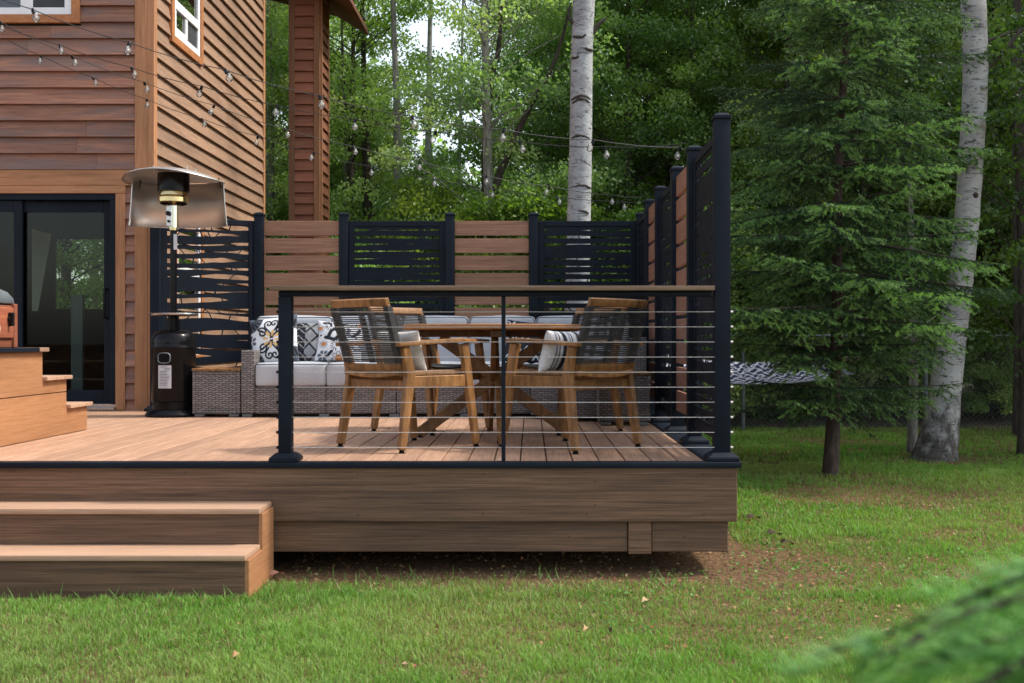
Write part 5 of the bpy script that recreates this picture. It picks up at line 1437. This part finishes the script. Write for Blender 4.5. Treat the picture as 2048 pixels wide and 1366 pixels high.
for i, kw in enumerate([dict(seed=11, H=2.6, z0=0.25, Rx=1.25, nclump=80, per=260, leaf=0.058, r0=0.03, cols=G1, cr=0.34, topw=0.7),
                        dict(seed=12, H=3.2, z0=0.3, Rx=1.2, nclump=85, per=260, leaf=0.058, r0=0.03, cols=G3, cr=0.36, topw=0.7)]):
    tr, cr_ = gen_tree(**kw); sh.append(as_tree('understorey_shrub', 'leafy green shrub filling the edge of the woods', 'shrub', 'shrubs along the edge of the woods', tr, cr_, (0, 0, 0)))

def put(proto, used, loc, sc, rz, label=None, group=None, rescale_z=1.0):
    o = proto if not used.get(proto.name) else copy_tree(proto)
    used[proto.name] = True
    o.location = loc; o.scale = (sc, sc, sc*rescale_z); o.rotation_euler = (0, 0, rz)
    if label: o['label'] = label
    if group is not None: o['group'] = group
    return o
used = {}; rr = random.Random(31)
slots = []
def rowpts(d, pxs, jit=30): return [(px + rr.uniform(-jit, jit), d + rr.uniform(-0.9, 0.9)) for px in pxs]
slots += rowpts(17.5, [560, 700, 1010, 1270, 1400, 1560, 1720, 2060])
slots += rowpts(19.5, [2260, 2420, 2600]) + rowpts(25, [2280, 2420, 2560, 2700]) + rowpts(20.5, [480, 620, 770, 1090, 1190, 1330, 1480, 1640, 1800, 1960, 2110])
slots += rowpts(24, [400, 540, 690, 860, 1150, 1260, 1380, 1520, 1680, 1840, 2000, 2160])
slots += rowpts(21, [60, 150, 240, 330]) + rowpts(28, [80, 200, 330, 620, 760, 1080, 1220, 1340, 1480, 1620, 1780, 1920, 2080])
for i, (px, d) in enumerate(slots):
    if px < 720: d = max(d, 18.8)
    p = protos[rr.choice([3, 4]) if px > 1170 else rr.choice([0, 1, 2, 0, 1])]
    sc = rr.uniform(0.85, 1.12)
    if 640 < px < 1080 and d > 19: sc *= rr.uniform(0.62, 0.8)
    put(p, used, (wx(px, d), d, 0), sc, rr.uniform(0, 6.28))
# the wood carries on beyond the right edge of the frame and shades the back of the lawn
for (x_, y_) in ((8.6, 11.2), (10.8, 12.6), (9.2, 14.6), (12.6, 11.0), (12.5, 15.2), (8.0, 17.0)):
    put(protos[rr.choice([3, 4])], used, (x_, y_, 0), rr.uniform(0.9, 1.05), rr.uniform(0, 6.28))
for px, d in rowpts(15.9, [500, 640, 760, 880, 1000, 1110, 1260, 1360, 1500, 1600, 1700, 1790, 1960, 2070], 25) + rowpts(17.2, [600, 680, 740, 820, 900, 960, 1020, 1100, 1160], 20) + rowpts(18.6, [560, 690, 830, 950, 1060, 1200, 1300, 1420, 1560, 1760, 1900, 2040, 2150], 30):
    if px > 1420: d += 1.6
    if px < 700: d += 1.8
    put(sh[rr.choice([0, 1])], used, (wx(px, d), d, 0), rr.uniform(0.8, 1.15)*(0.8 if px > 1420 else 1.0), rr.uniform(0, 6.28))
# distant woods that read as one mass
g_ = np.random.default_rng(99); n = 52000
X = g_.uniform(-26, 30, n); Y = g_.uniform(31, 40, n); Zz = 0.2 + 13.5*g_.random(n)**0.8
fb = VNoise(8); dens = fb.fbm(X*0.35 + 50, Zz*0.4, 4)
gapc = np.exp(-((X + 2.2)/4.2)**2 - ((Zz - 10.2)/3.0)**2)
ok = g_.random(n) < np.clip((dens - 0.30)*4.5, 0.1, 1) - 1.1*gapc; X, Y, Zz = X[ok], Y[ok], Zz[ok]; n = len(X)
P = np.stack([X, Y, Zz], 1); D = g_.normal(0, 1, (n, 3)); D /= np.linalg.norm(D, axis=1, keepdims=True); N_ = g_.normal(0, 0.8, (n, 3)); N_[:, 1] -= 0.7; N_ /= np.linalg.norm(N_, axis=1, keepdims=True)
L = g_.uniform(0.16, 0.34, n); V, T = leaf_quads(P, D, N_, L, L*0.75, 0.05)
cb = np.array([0.22, 0.36, 0.10]); C = np.repeat(cb*(0.5 + 1.0*fb.fbm(X*0.8, Zz*0.8 + 20, 3))[:, None]*g_.uniform(0.7, 1.4, (n, 1)), 4, 0)
tag(np_obj('distant_woods', V, T, M['leaf'], None, C), kind='stuff')

# ------------------------------------------------------------------ trunks that stand out
def trunk_tree(name, label, pts, rs, bark, limbs=(), cat='tree', crown=None, group=None, limb_mat=None):
    t = thing(name, label, cat, (pts[0][0], pts[0][1], 0), 0, group)
    m = MB(); P = [Vector(p) for p in pts]
    # refine along a smooth curve
    Q = []; Rr = []
    for i in range(len(P) - 1):
        for k in range(6):
            s = k/6; a = P[max(i-1, 0)]; b = P[i]; c = P[i+1]; d = P[min(i+2, len(P)-1)]
            q = 0.5*((2*b) + (c-a)*s + (2*a-5*b+4*c-d)*s*s + (3*b-a-3*c+d)*s**3); Q.append(q); Rr.append(rs[i]*(1-s) + rs[i+1]*s)
    Q.append(P[-1]); Rr.append(rs[-1]); rt = random.Random(len(label)); m.tube(Q, [r*rt.uniform(0.97, 1.03) for r in Rr], 20); m.build('trunk', M[bark], t, smooth=60)
    for L in limbs:
        m = MB(); lp = [Vector(p) for p in L[0]]; n = len(lp); m.tube(lp, [L[1]*(1 - 0.75*i/(n-1)) for i in range(n)], 7); m.build('limb', M[limb_mat or bark], t, smooth=60)
    if crown is not None: crown.parent = t
    return t
def col_pts(d, lst): return [(wx(px, d), d, wz(py, d)) for (px, py) in lst]
def crown_only(seed, c, H, Rx, ncl, per, leaf, cols, cr=0.45, flat=0.5):
    tr, cw = gen_tree(seed, H, 0.05, Rx, ncl, per, leaf, 0.03, cols=cols, cr=cr, flat=flat, topw=0.6); bpy.data.objects.remove(tr)
    v = np.empty(len(cw.data.vertices)*3, dtype=np.float32); cw.data.vertices.foreach_get('co', v); v = v.reshape(-1, 3) + np.array(c, dtype=np.float32); cw.data.vertices.foreach_set('co', v.ravel()); return cw
# the pale trunk rising behind the back screen
d = 13.2
b1 = trunk_tree('birch_tree', 'thick pale birch trunk rising behind the back screen, right of centre', [(wx(1150, d), d, -0.05)] + col_pts(d, [(1155, 560), (1161, 300), (1164, 100), (1170, -60), (1180, -400), (1190, -900)]), [0.17, 0.142, 0.135, 0.13, 0.13, 0.115, 0.07], 'birch_clean',
    limbs=[(col_pts(d, [(1186, 66), (1194, 52), (1206, 40), (1213, 36)]), 0.035), (col_pts(d, [(1147, 48), (1139, 38), (1137, 20), (1143, 5)]), 0.03)], limb_mat='limb')
b1.children[1].location = (0, -0.02, 0)
m = MB(); rk = random.Random(3)
for (px, py, w, b_) in ((1158, 80, 26, 5), (1178, 104, 18, 3), (1162, 196, 40, -7), (1162, 203, 36, -7), (1160, 275, 36, -5), (1162, 374, 38, -4), (1162, 424, 28, -5), (1150, 120, 14, 2)):
    r_ = 0.133; zc = wz(py, d); x0 = wx(1161 + (py < 150)*4, d); hw = w*d/F/2; pc = wx(px, d) - x0; pts = []
    for k in range(9):
        t = -1 + 2*k/8; xx = max(-r_*0.97, min(r_*0.97, pc + t*hw)); yy = -sqrt(max(0, r_*r_ - xx*xx)); pts.append((x0 + xx, d + yy*1.0, zc + b_*d/F*(t*t) + rk.uniform(-.004, .004)))
    m = MB(); m.tube(pts, [0.004 + 0.012*sqrt(max(0, 1 - ((k-4)/4.4)**2))*rk.uniform(.7, 1.1) for k in range(9)], 6); m.build('bark_scar', M['limb'], b1, smooth=60)
# big leaning birch on the right
d = 11.4
b2 = trunk_tree('birch_tree', 'thick leaning white birch with a dark flared foot, at the right', col_pts(d, [(1868, 932), (1872, 905), (1882, 850), (1893, 760), (1908, 650), (1930, 480), (1941, 330), (1950, 180), (1949, 60), (1945, -60), (1940, -400), (1940, -900)]),
    [0.27, 0.225, 0.178, 0.152, 0.138, 0.122, 0.122, 0.125, 0.125, 0.12, 0.10, 0.06], 'birch',
    limbs=[(col_pts(d, [(1962, 145), (1985, 125), (2010, 100), (2040, 62), (2075, 40)]), 0.04), (col_pts(d, [(1966, 85), (1985, 78), (2020, 65), (2060, 60)]), 0.022), (col_pts(d, [(1950, 110), (1925, 60), (1900, 30), (1870, 10)]), 0.012)], limb_mat='limb')
m = MB(); kx, kz = wx(1942, d), wz(393, d)
m.lathe([(0.0, 0.03), (0.012, 0.024), (0.026, 0.012), (0.034, 0.0)], (0, 0, 0), 14); m.v = [(kx + p[0], d - 0.112 - p[2], kz + p[1]) for p in m.v]; m.build('knot', M['limb'], b2, smooth=60)
d = 12.1
trunk_tree('birch_tree', 'slim pale birch trunk standing just left of the big leaning birch', col_pts(d, [(1824, 908), (1826, 800), (1828, 700), (1826, 560), (1822, 420), (1818, 300)]), [0.06, 0.05, 0.045, 0.036, 0.026, 0.01], 'bark_pale')
# thin and dark trunks of the wood
for (nm, lb, d, L, r_, bk) in (
    ('birch_tree', 'slender white birch trunk in the woods left of centre, above the sofa', 18.5, [(852, 760), (856, 430), (857, 250), (860, 60), (866, -200), (870, -500)], 0.075, 'birch_clean'),
    ('birch_tree', 'thin mottled pale trunk in the woods, nearest to the clad column', 18.0, [(790, 770), (795, 430), (793, 200), (788, 60), (780, -300), (780, -500)], 0.08, 'bark_pale'),
    ('broadleaf_tree', 'dark trunk rising straight in the woods left of the pale birch', 17.0, [(968, 770), (972, 430), (972, 280), (985, 150), (1000, 60), (1010, -300)], 0.085, 'bark'),
    ('broadleaf_tree', 'dark trunk slanting to the right in the woods above the back screen', 16.8, [(975, 780), (985, 430), (1020, 300), (1070, 195), (1110, 120), (1150, -20)], 0.075, 'bark'),
    ('broadleaf_tree', 'straight dark trunk at the far right edge of the photo', 14.2, [(2041, 868), (2043, 700), (2038, 400), (2035, 100), (2034, -100), (2030, -600)], 0.11, 'bark'),
    ('broadleaf_tree', 'dark trunk standing behind the chain-link fence to the right of the leaning birch', 17.5, [(1995, 840), (1996, 700), (1990, 400), (1985, 0), (1980, -500)], 0.12, 'bark'),
    ('broadleaf_tree', 'paired dark trunk beyond the fence, right behind the leaning birch', 18.2, [(1968, 838), (1966, 700), (1964, 400), (1960, 0), (1960, -500)], 0.085, 'bark'),
    ('broadleaf_tree', 'thin grey trunk beyond the fence seen under the hammock', 18.5, [(1522, 800), (1520, 700), (1518, 500), (1515, 300), (1512, 0)], 0.07, 'bark_pale'),
    ('broadleaf_tree', 'slim pale trunk beyond the fence, between screen and spruce', 20.5, [(1546, 800), (1545, 700), (1542, 500), (1538, 300), (1540, 0)], 0.05, 'bark_pale'),
    ('broadleaf_tree', 'slender trunk beyond the fence directly left of the big birch', 19, [(1755, 815), (1757, 700), (1760, 400), (1762, 0)], 0.07, 'bark'),
    ('birch_tree', 'thin pale trunk in the woods midway between the clad column and the pale birch', 19.5, [(915, 760), (917, 430), (921, 250), (925, 60), (930, -300)], 0.05, 'birch_clean'),
    ('birch_tree', 'thin pale trunk showing just left of the thick pale birch', 20.0, [(1092, 770), (1094, 430), (1098, 250), (1101, 60), (1103, -300)], 0.05, 'bark_pale'),
    ('birch_tree', 'thin pale trunk in the woods right next to the clad column', 19.0, [(690, 770), (692, 430), (689, 250), (684, 60), (680, -300)], 0.05, 'bark_pale'),
    ('broadleaf_tree', 'broad dark trunk in the woods under the highest bulbs', 19.0, [(735, 770), (735, 430), (732, 280), (728, 150), (720, -200)], 0.10, 'bark')):
    P = col_pts(d, L); P[0] = (P[0][0], P[0][1], -0.03)
    trunk_tree(nm, lb, P, [r_*(1 - 0.75*i/(len(P)-1)) for i in range(len(P))], bk)
# leafy tree reaching in at the far right
tr, cw = gen_tree(51, 4.6, 0.9, 1.15, 60, 150, 0.07, 0.05, cols=[(0.05, 0.11, 0.03), (0.07, 0.14, 0.035), (0.09, 0.17, 0.04)], cr=0.36, flat=0.25)  # leaf colours darkened to carry the shade on the right
as_tree('young_broadleaf_tree', 'young leafy tree with layered leaves at the right edge, beside the leaning birch', 'tree', None, tr, cw, (wx(2045, 11.9), 11.9, 0))

# ================================================================== spruce
def needles(A, B, dens, L, w, cols, g, tipcol=None, spread=0.9, updown=1.0):
    """A,B arrays of twig start/end; returns needle triangles"""
    d = B - A; ln = np.linalg.norm(d, axis=1); cnt = np.maximum(3, (ln*dens).astype(int)); idx = np.repeat(np.arange(len(A)), cnt); n = len(idx)
    t = g.random(n); dd = d[idx]/ln[idx][:, None]
    P = A[idx] + d[idx]*t[:, None]; r = g.normal(0, 1, (n, 3)); r[:, 2] = r[:, 2]*updown + 0.25
    r -= dd*np.sum(r*dd, 1, keepdims=True); r /= np.linalg.norm(r, axis=1, keepdims=True) + 1e-9
    D = dd*0.75 + r*spread; D /= np.linalg.norm(D, axis=1, keepdims=True); S = np.cross(D, r); S /= np.linalg.norm(S, axis=1, keepdims=True) + 1e-9
    LL = (L*g.uniform(0.7, 1.2, n))[:, None]
    V = np.stack([P - S*w/2, P + S*w/2, P + D*LL], 1).reshape(-1, 3); T = np.arange(n*3).reshape(-1, 3)
    C = cols[idx]*g.uniform(0.75, 1.25, (n, 1)); C = np.repeat(C, 3, 0)
    return V, T, C
def spruce_branch(L, g, rr, droop=-0.32):
    """twig segments of one branch along +X (list of (a, b, young))"""
    segs = []; n = 14; ax = []
    for i in range(n + 1):
        t = i/n; ax.append(np.array([L*t, 0.04*L*sin(3*t + rr.random()), L*(0.10*t - 0.34*t*t + 0.20*t**3)]))
    def at(t): k = min(n-1, int(t*n)); s = t*n - k; return ax[k]*(1-s) + ax[k+1]*s
    for i in range(3, n): segs.append((ax[i], ax[i+1], 1.0 if i > n-3 else 0.0))
    t = 0.16
    while t < 0.985:
        for sd in (-1, 1):
            if rr.random() < 0.06: continue
            l = (0.40*L*(1-t)**0.75 + 0.07)*rr.uniform(0.75, 1.15); a0 = at(t); an = R(rr.uniform(42, 60))
            dirv = np.array([cos(an), sd*sin(an), rr.choice((droop*0.35, droop*0.6, droop*1.9)) + rr.uniform(-0.1, 0.1)]); k = max(2, int(l/0.12)); prev = a0
            for j in range(k):
                s = (j+1)/k; p = a0 + dirv*l*s + np.array([0.05*l*s*s, 0, -0.10*l*s*s + 0.05*l*s**3]); segs.append((prev, p, 1.0 if j == k-1 else 0.0))
                if l > 0.16:
                    for s2 in (-1, 1):
                        l2 = min(0.16, 0.5*l*(1-s) + 0.05)*rr.uniform(0.7, 1.2); an2 = an*sd + s2*R(45); e = p*0.5 + prev*0.5
                        segs.append((e, e + np.array([cos(an2), sin(an2), droop - 0.05 + rr.uniform(-.3, .1)])*l2, 1.0 if rr.random() < 0.85 else 0.0))
                prev = p
        t += 0.066/max(0.6, L)*rr.uniform(0.8, 1.2)*1.25
    return segs, ax
def spruce(name, label, loc, H, L0, z0, seed, branches=None, dens=150, nl=0.021, nw=0.0032, r0=0.085, lean=0.0, old=(0.022, 0.055, 0.024), new=(0.085, 0.19, 0.05)):
    g = np.random.default_rng(seed); rr = random.Random(seed); t = thing(name, label, 'spruce', loc); A = []; B = []; Y = []; m = MB(); base = Vector(loc)
    ax = lambda z: np.array([loc[0] + lean*z + 0.02*sin(z*1.7), loc[1], loc[2] + z])
    ntr = 12; m.tube([Vector(ax(H*i/ntr)) - Vector((0, 0, 0.03 if i == 0 else 0)) for i in range(ntr+1)], [max(0.006, r0*(1 - 0.97*i/ntr))*(1.25 if i == 0 else 1) for i in range(ntr+1)], 12); z = z0; a0 = 0.0
    blist = []
    if branches: blist = branches
    else:
        while z < H - 0.15:
            k = rr.randint(10, 12); a0 += rr.uniform(0.4, 0.9)
            for i in range(k):
                lt = (z - z0)/(H - z0); L = L0*(1 - lt)**0.72*rr.choice((rr.uniform(0.75, 1.12), rr.uniform(0.75, 1.1), rr.uniform(0.35, 0.7)))
                if z < z0 + 0.5: L *= 0.62
                blist.append((z + rr.uniform(-0.07, 0.07), a0 + 2*pi*i/k + rr.uniform(-0.25, 0.25), max(0.15, L), rr.uniform(-0.16, 0.14)))
            z += 0.31*rr.uniform(0.85, 1.2)*(0.75 + 0.35*(1 - z/H))
    for (zb, a, L, tilt) in blist:
        segs, axp = spruce_branch(L, g, rr); ca, sa = cos(a), sin(a); o = ax(zb)
        def tf(p): x, y, zz = p[0], p[1], p[2] + p[0]*tilt; return np.array([o[0] + ca*x - sa*y, o[1] + sa*x + ca*y, o[2] + zz])
        m.tube([tf(p) for p in axp], [max(0.0025, 0.011*L*(1 - 0.9*i/(len(axp)-1))) for i in range(len(axp))], 5, caps=False)
        vig = rr.uniform(0.05, 1.0)
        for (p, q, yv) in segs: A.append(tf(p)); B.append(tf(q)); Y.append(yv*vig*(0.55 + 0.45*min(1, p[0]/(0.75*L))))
    m.build('trunk', M['bark_spruce'], t, smooth=60)
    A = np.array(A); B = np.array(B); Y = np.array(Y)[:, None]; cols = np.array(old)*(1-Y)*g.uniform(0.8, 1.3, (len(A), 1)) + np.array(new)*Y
    V, T, C = needles(A, B, dens, nl, nw, cols, g); np_obj('foliage', V, T, M['needle'], t, C); return t
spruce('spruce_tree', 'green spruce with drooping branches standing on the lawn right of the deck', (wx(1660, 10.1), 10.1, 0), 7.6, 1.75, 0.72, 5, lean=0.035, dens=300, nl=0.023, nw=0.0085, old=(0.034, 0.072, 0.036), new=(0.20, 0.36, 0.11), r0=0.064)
# out-of-focus spruce twig close to the camera: the near side branch of a sapling just outside the frame
sx, sy = 0.885, 0.64
spruce('spruce_sapling', 'blurred spruce branch close to the camera in the bottom right corner', (sx, sy, 0), 1.75, 0.5, 0.5, 8,
       branches=[(1.37, pi + 0.0, 0.70, -0.43), (1.35, pi - 0.10, 0.72, -0.42), (1.345, pi + 0.08, 0.68, -0.42), (1.325, pi - 0.04, 0.68, -0.41), (1.305, pi + 0.05, 0.62, -0.40), (1.285, pi + 0.0, 0.6, -0.39), (1.27, pi - 0.1, 0.6, -0.38), (1.2, pi - 1.2, 0.5, -0.1), (1.0, 0.3, 0.5, -0.1), (1.35, 0.9, 0.45, 0.0), (1.5, 2.2, 0.3, 0.1), (1.5, 4.3, 0.3, 0.1), (0.85, 1.5, 0.6, -0.1), (0.8, 3.6, 0.55, -0.12)],
       dens=620, nl=0.026, nw=0.0019, r0=0.03, old=(0.075, 0.22, 0.05), new=(0.25, 0.52, 0.12))

# ================================================================== chain-link fence
FY = 15.15; fz0, fz1 = 0.03, 1.30
cl = thing('chain_link_fence', 'grey chain-link fence along the back of the lawn, behind hammock and spruce', 'fence', (4.5, FY, 0))
xa, xb = 1.2, 8.6
for xx in (wx(1487, FY), wx(1853, FY), wx(2205, FY)):
    m = MB(); m.tube([(xx, FY + 0.03, -0.02), (xx, FY + 0.03, fz1 + 0.02)], 0.03, 12); m.lathe([(0.032, 0.0), (0.03, 0.02), (0.0, 0.035)], (xx, FY + 0.03, fz1 + 0.02), 12); m.build('post', M['galv'], cl, smooth=50)
m = MB(); m.tube([(xa, FY + 0.03, fz1 - 0.01), (xb, FY + 0.03, fz1 - 0.01)], 0.018, 8); m.build('top_rail', M['galv'], cl, smooth=50)
A = []; sp_ = 0.075; hh = fz1 - fz0
V = []; T = []; w = 0.0022
def wire(x0, z0, x1, z1):
    b = len(V); 
    for (x, z) in ((x0, z0), (x1, z1)): V.extend([(x - w, FY, z), (x + w, FY, z), (x, FY + w*1.6, z)])
    T.extend([(b, b+1, b+4, b+3), (b+1, b+2, b+5, b+4), (b+2, b, b+3, b+5)])
x = xa - hh
while x < xb:
    for s in (1, -1):
        x0, x1 = (x, x + hh) if s > 0 else (x + hh, x)
        za, zb_ = fz0, fz1
        if min(x0, x1) >= xa and max(x0, x1) <= xb: wire(x0, za, x1, zb_)
    x += sp_
np_obj('wire_mesh', np.array(V), np.array(T), M['galv'], cl)

# ================================================================== hammock
d = 11.6
hm = thing('hammock', 'navy hammock with a white interlocking pattern slung behind the spruce', 'hammock', (2.6, d, 0.5))
NU, NVv = 220, 60; u = np.linspace(0, 1, NU); v = np.linspace(-1, 1, NVv); U, Vv = np.meshgrid(u, v, indexing='ij')
xL, xR = 0.9, wx(1690, d); zl, zr_ = 1.02, wz(738, d)
Xh = xL + (xR - xL)*U; Zh = zl*(1-U) + zr_*U - 0.62*U*(1-U) + (0.09 - 0.03*U)*Vv**2 + (0.115 - 0.02*U)*Vv; Yh = d + 0.46*Vv*(1 - 0.15*U)
a_ = U*(xR - xL); b_ = Vv*0.46
k1 = np.abs(np.sin(26*a_ + 2.2*np.sin(26*b_))); k2 = np.abs(np.sin(26*a_*0.5 + 13*b_*1.0 + 1.2*np.sin(22*a_))); 
ln = np.maximum(np.clip((0.30 - np.abs(np.sin(27*a_ + 1.2*np.sin(38*b_))))/0.14 + .5, 0, 1), np.clip((0.30 - np.abs(np.sin(26*b_ + 1.4*np.sin(44*a_))))/0.14 + .5, 0, 1))[..., None]
Ch = np.array([0.022, 0.028, 0.06])*(1-ln) + np.array([0.55, 0.57, 0.62])*ln
idx = np.arange(NU*NVv).reshape(NU, NVv); q = np.stack([idx[:-1, :-1], idx[1:, :-1], idx[1:, 1:], idx[:-1, 1:]], -1).reshape(-1, 4)
np_obj('fabric_bed', np.stack([Xh, Yh, Zh], -1).reshape(-1, 3), q, M['print'], hm, Ch.reshape(-1, 3), smooth=True)
m = MB(); m.tube([(xR + 0.01, d - 0.42, zr_ + 0.09), (xR + 0.01, d + 0.42, zr_ + 0.09)], 0.018, 10); m.build('spreader_bar', M['teak'], hm, smooth=50); m = MB(); m.tube([(xL - 0.01, d - 0.5, zl + 0.11), (xL - 0.01, d + 0.5, zl + 0.11)], 0.018, 10); m.build('spreader_bar', M['teak'], hm, smooth=50)
ringp = Vector((wx(1792, d), d, wz(690, d))); rl = Vector((0.2, d, 1.35))
m = MB()
for k in range(11):
    yy = d - 0.4 + 0.08*k; m.tube([(xL - 0.01, yy, zl + 0.11), rl], 0.0035, 4)
m.build('cords', M['wire'], hm); m = MB()
for k in range(11):
    yy = d - 0.4 + 0.08*k; m.tube([(xR + 0.01, yy, zr_ + 0.09), ringp], 0.0035, 4)
m.tube([ringp, (wx(1885, 11.5), 11.5, wz(622, 11.5))], 0.006, 6)
m.build('cords', M['wire'], hm)
m = MB(); m.tube([(0.18, d, -0.02), (0.18, d, 1.6)], 0.045, 12); m.build('support_post', M['bark'], hm)

# ================================================================== light, sky, camera
w = bpy.data.worlds.new('World'); SC.world = w; w.use_nodes = True; nt = w.node_tree
bg = nt.nodes['Background']; sky = nt.nodes.new('ShaderNodeTexSky'); sky.sky_type = 'NISHITA'; sky.sun_disc = False
SUN_EL, SUN_AZ = 52.0, 84.0      # azimuth from +Y towards +X
sky.sun_elevation = R(SUN_EL); sky.sun_rotation = R(SUN_AZ); sky.air_density = 1.2; sky.dust_density = 3.0; sky.ozone_density = 0.6; sky.altitude = 200
hs = nt.nodes.new('ShaderNodeHueSaturation'); hs.inputs['Saturation'].default_value = 0.55; nt.links.new(sky.outputs[0], hs.inputs['Color']); nt.links.new(hs.outputs[0], bg.inputs[0]); bg.inputs[1].default_value = 0.15*2.35
ld = bpy.data.lights.new('sun', 'SUN'); ld.energy = 4.3; ld.angle = R(5.0); ld.color = (1.0, 0.93, 0.83)
so = bpy.data.objects.new('sun', ld); COL.objects.link(so)
dirv = Vector((sin(R(SUN_AZ))*cos(R(SUN_EL)), cos(R(SUN_AZ))*cos(R(SUN_EL)), sin(R(SUN_EL))))
so.rotation_euler = dirv.to_track_quat('Z', 'Y').to_euler(); so.location = dirv*30
cd = bpy.data.cameras.new('camera'); cd.sensor_width = 36.0; cd.lens = F/2048*36.0; cd.shift_x = -38/2048; cd.shift_y = -2/2048
cd.clip_start = 0.05; cd.clip_end = 2000; cd.dof.use_dof = True; cd.dof.focus_distance = 11.0; cd.dof.aperture_fstop = 5.6
co = bpy.data.objects.new('camera', cd); COL.objects.link(co); co.location = (0, 0, EYE); co.rotation_euler = (R(90), 0, 0); SC.camera = co
SC.view_settings.view_transform = 'Standard'; SC.view_settings.look = 'None'; SC.view_settings.exposure = 0; SC.view_settings.gamma = 1
SC.render.engine = 'CYCLES'; cy = SC.cycles
cy.use_denoising = True; cy.denoiser = 'OPENIMAGEDENOISE'; cy.denoising_input_passes = 'RGB_ALBEDO_NORMAL'
cy.max_bounces = 6; cy.diffuse_bounces = 3; cy.glossy_bounces = 3; cy.transmission_bounces = 4; cy.transparent_max_bounces = 12
cy.caustics_reflective = False; cy.caustics_refractive = False; cy.sample_clamp_indirect = 6.0; cy.use_adaptive_sampling = True; cy.adaptive_threshold = 0.02
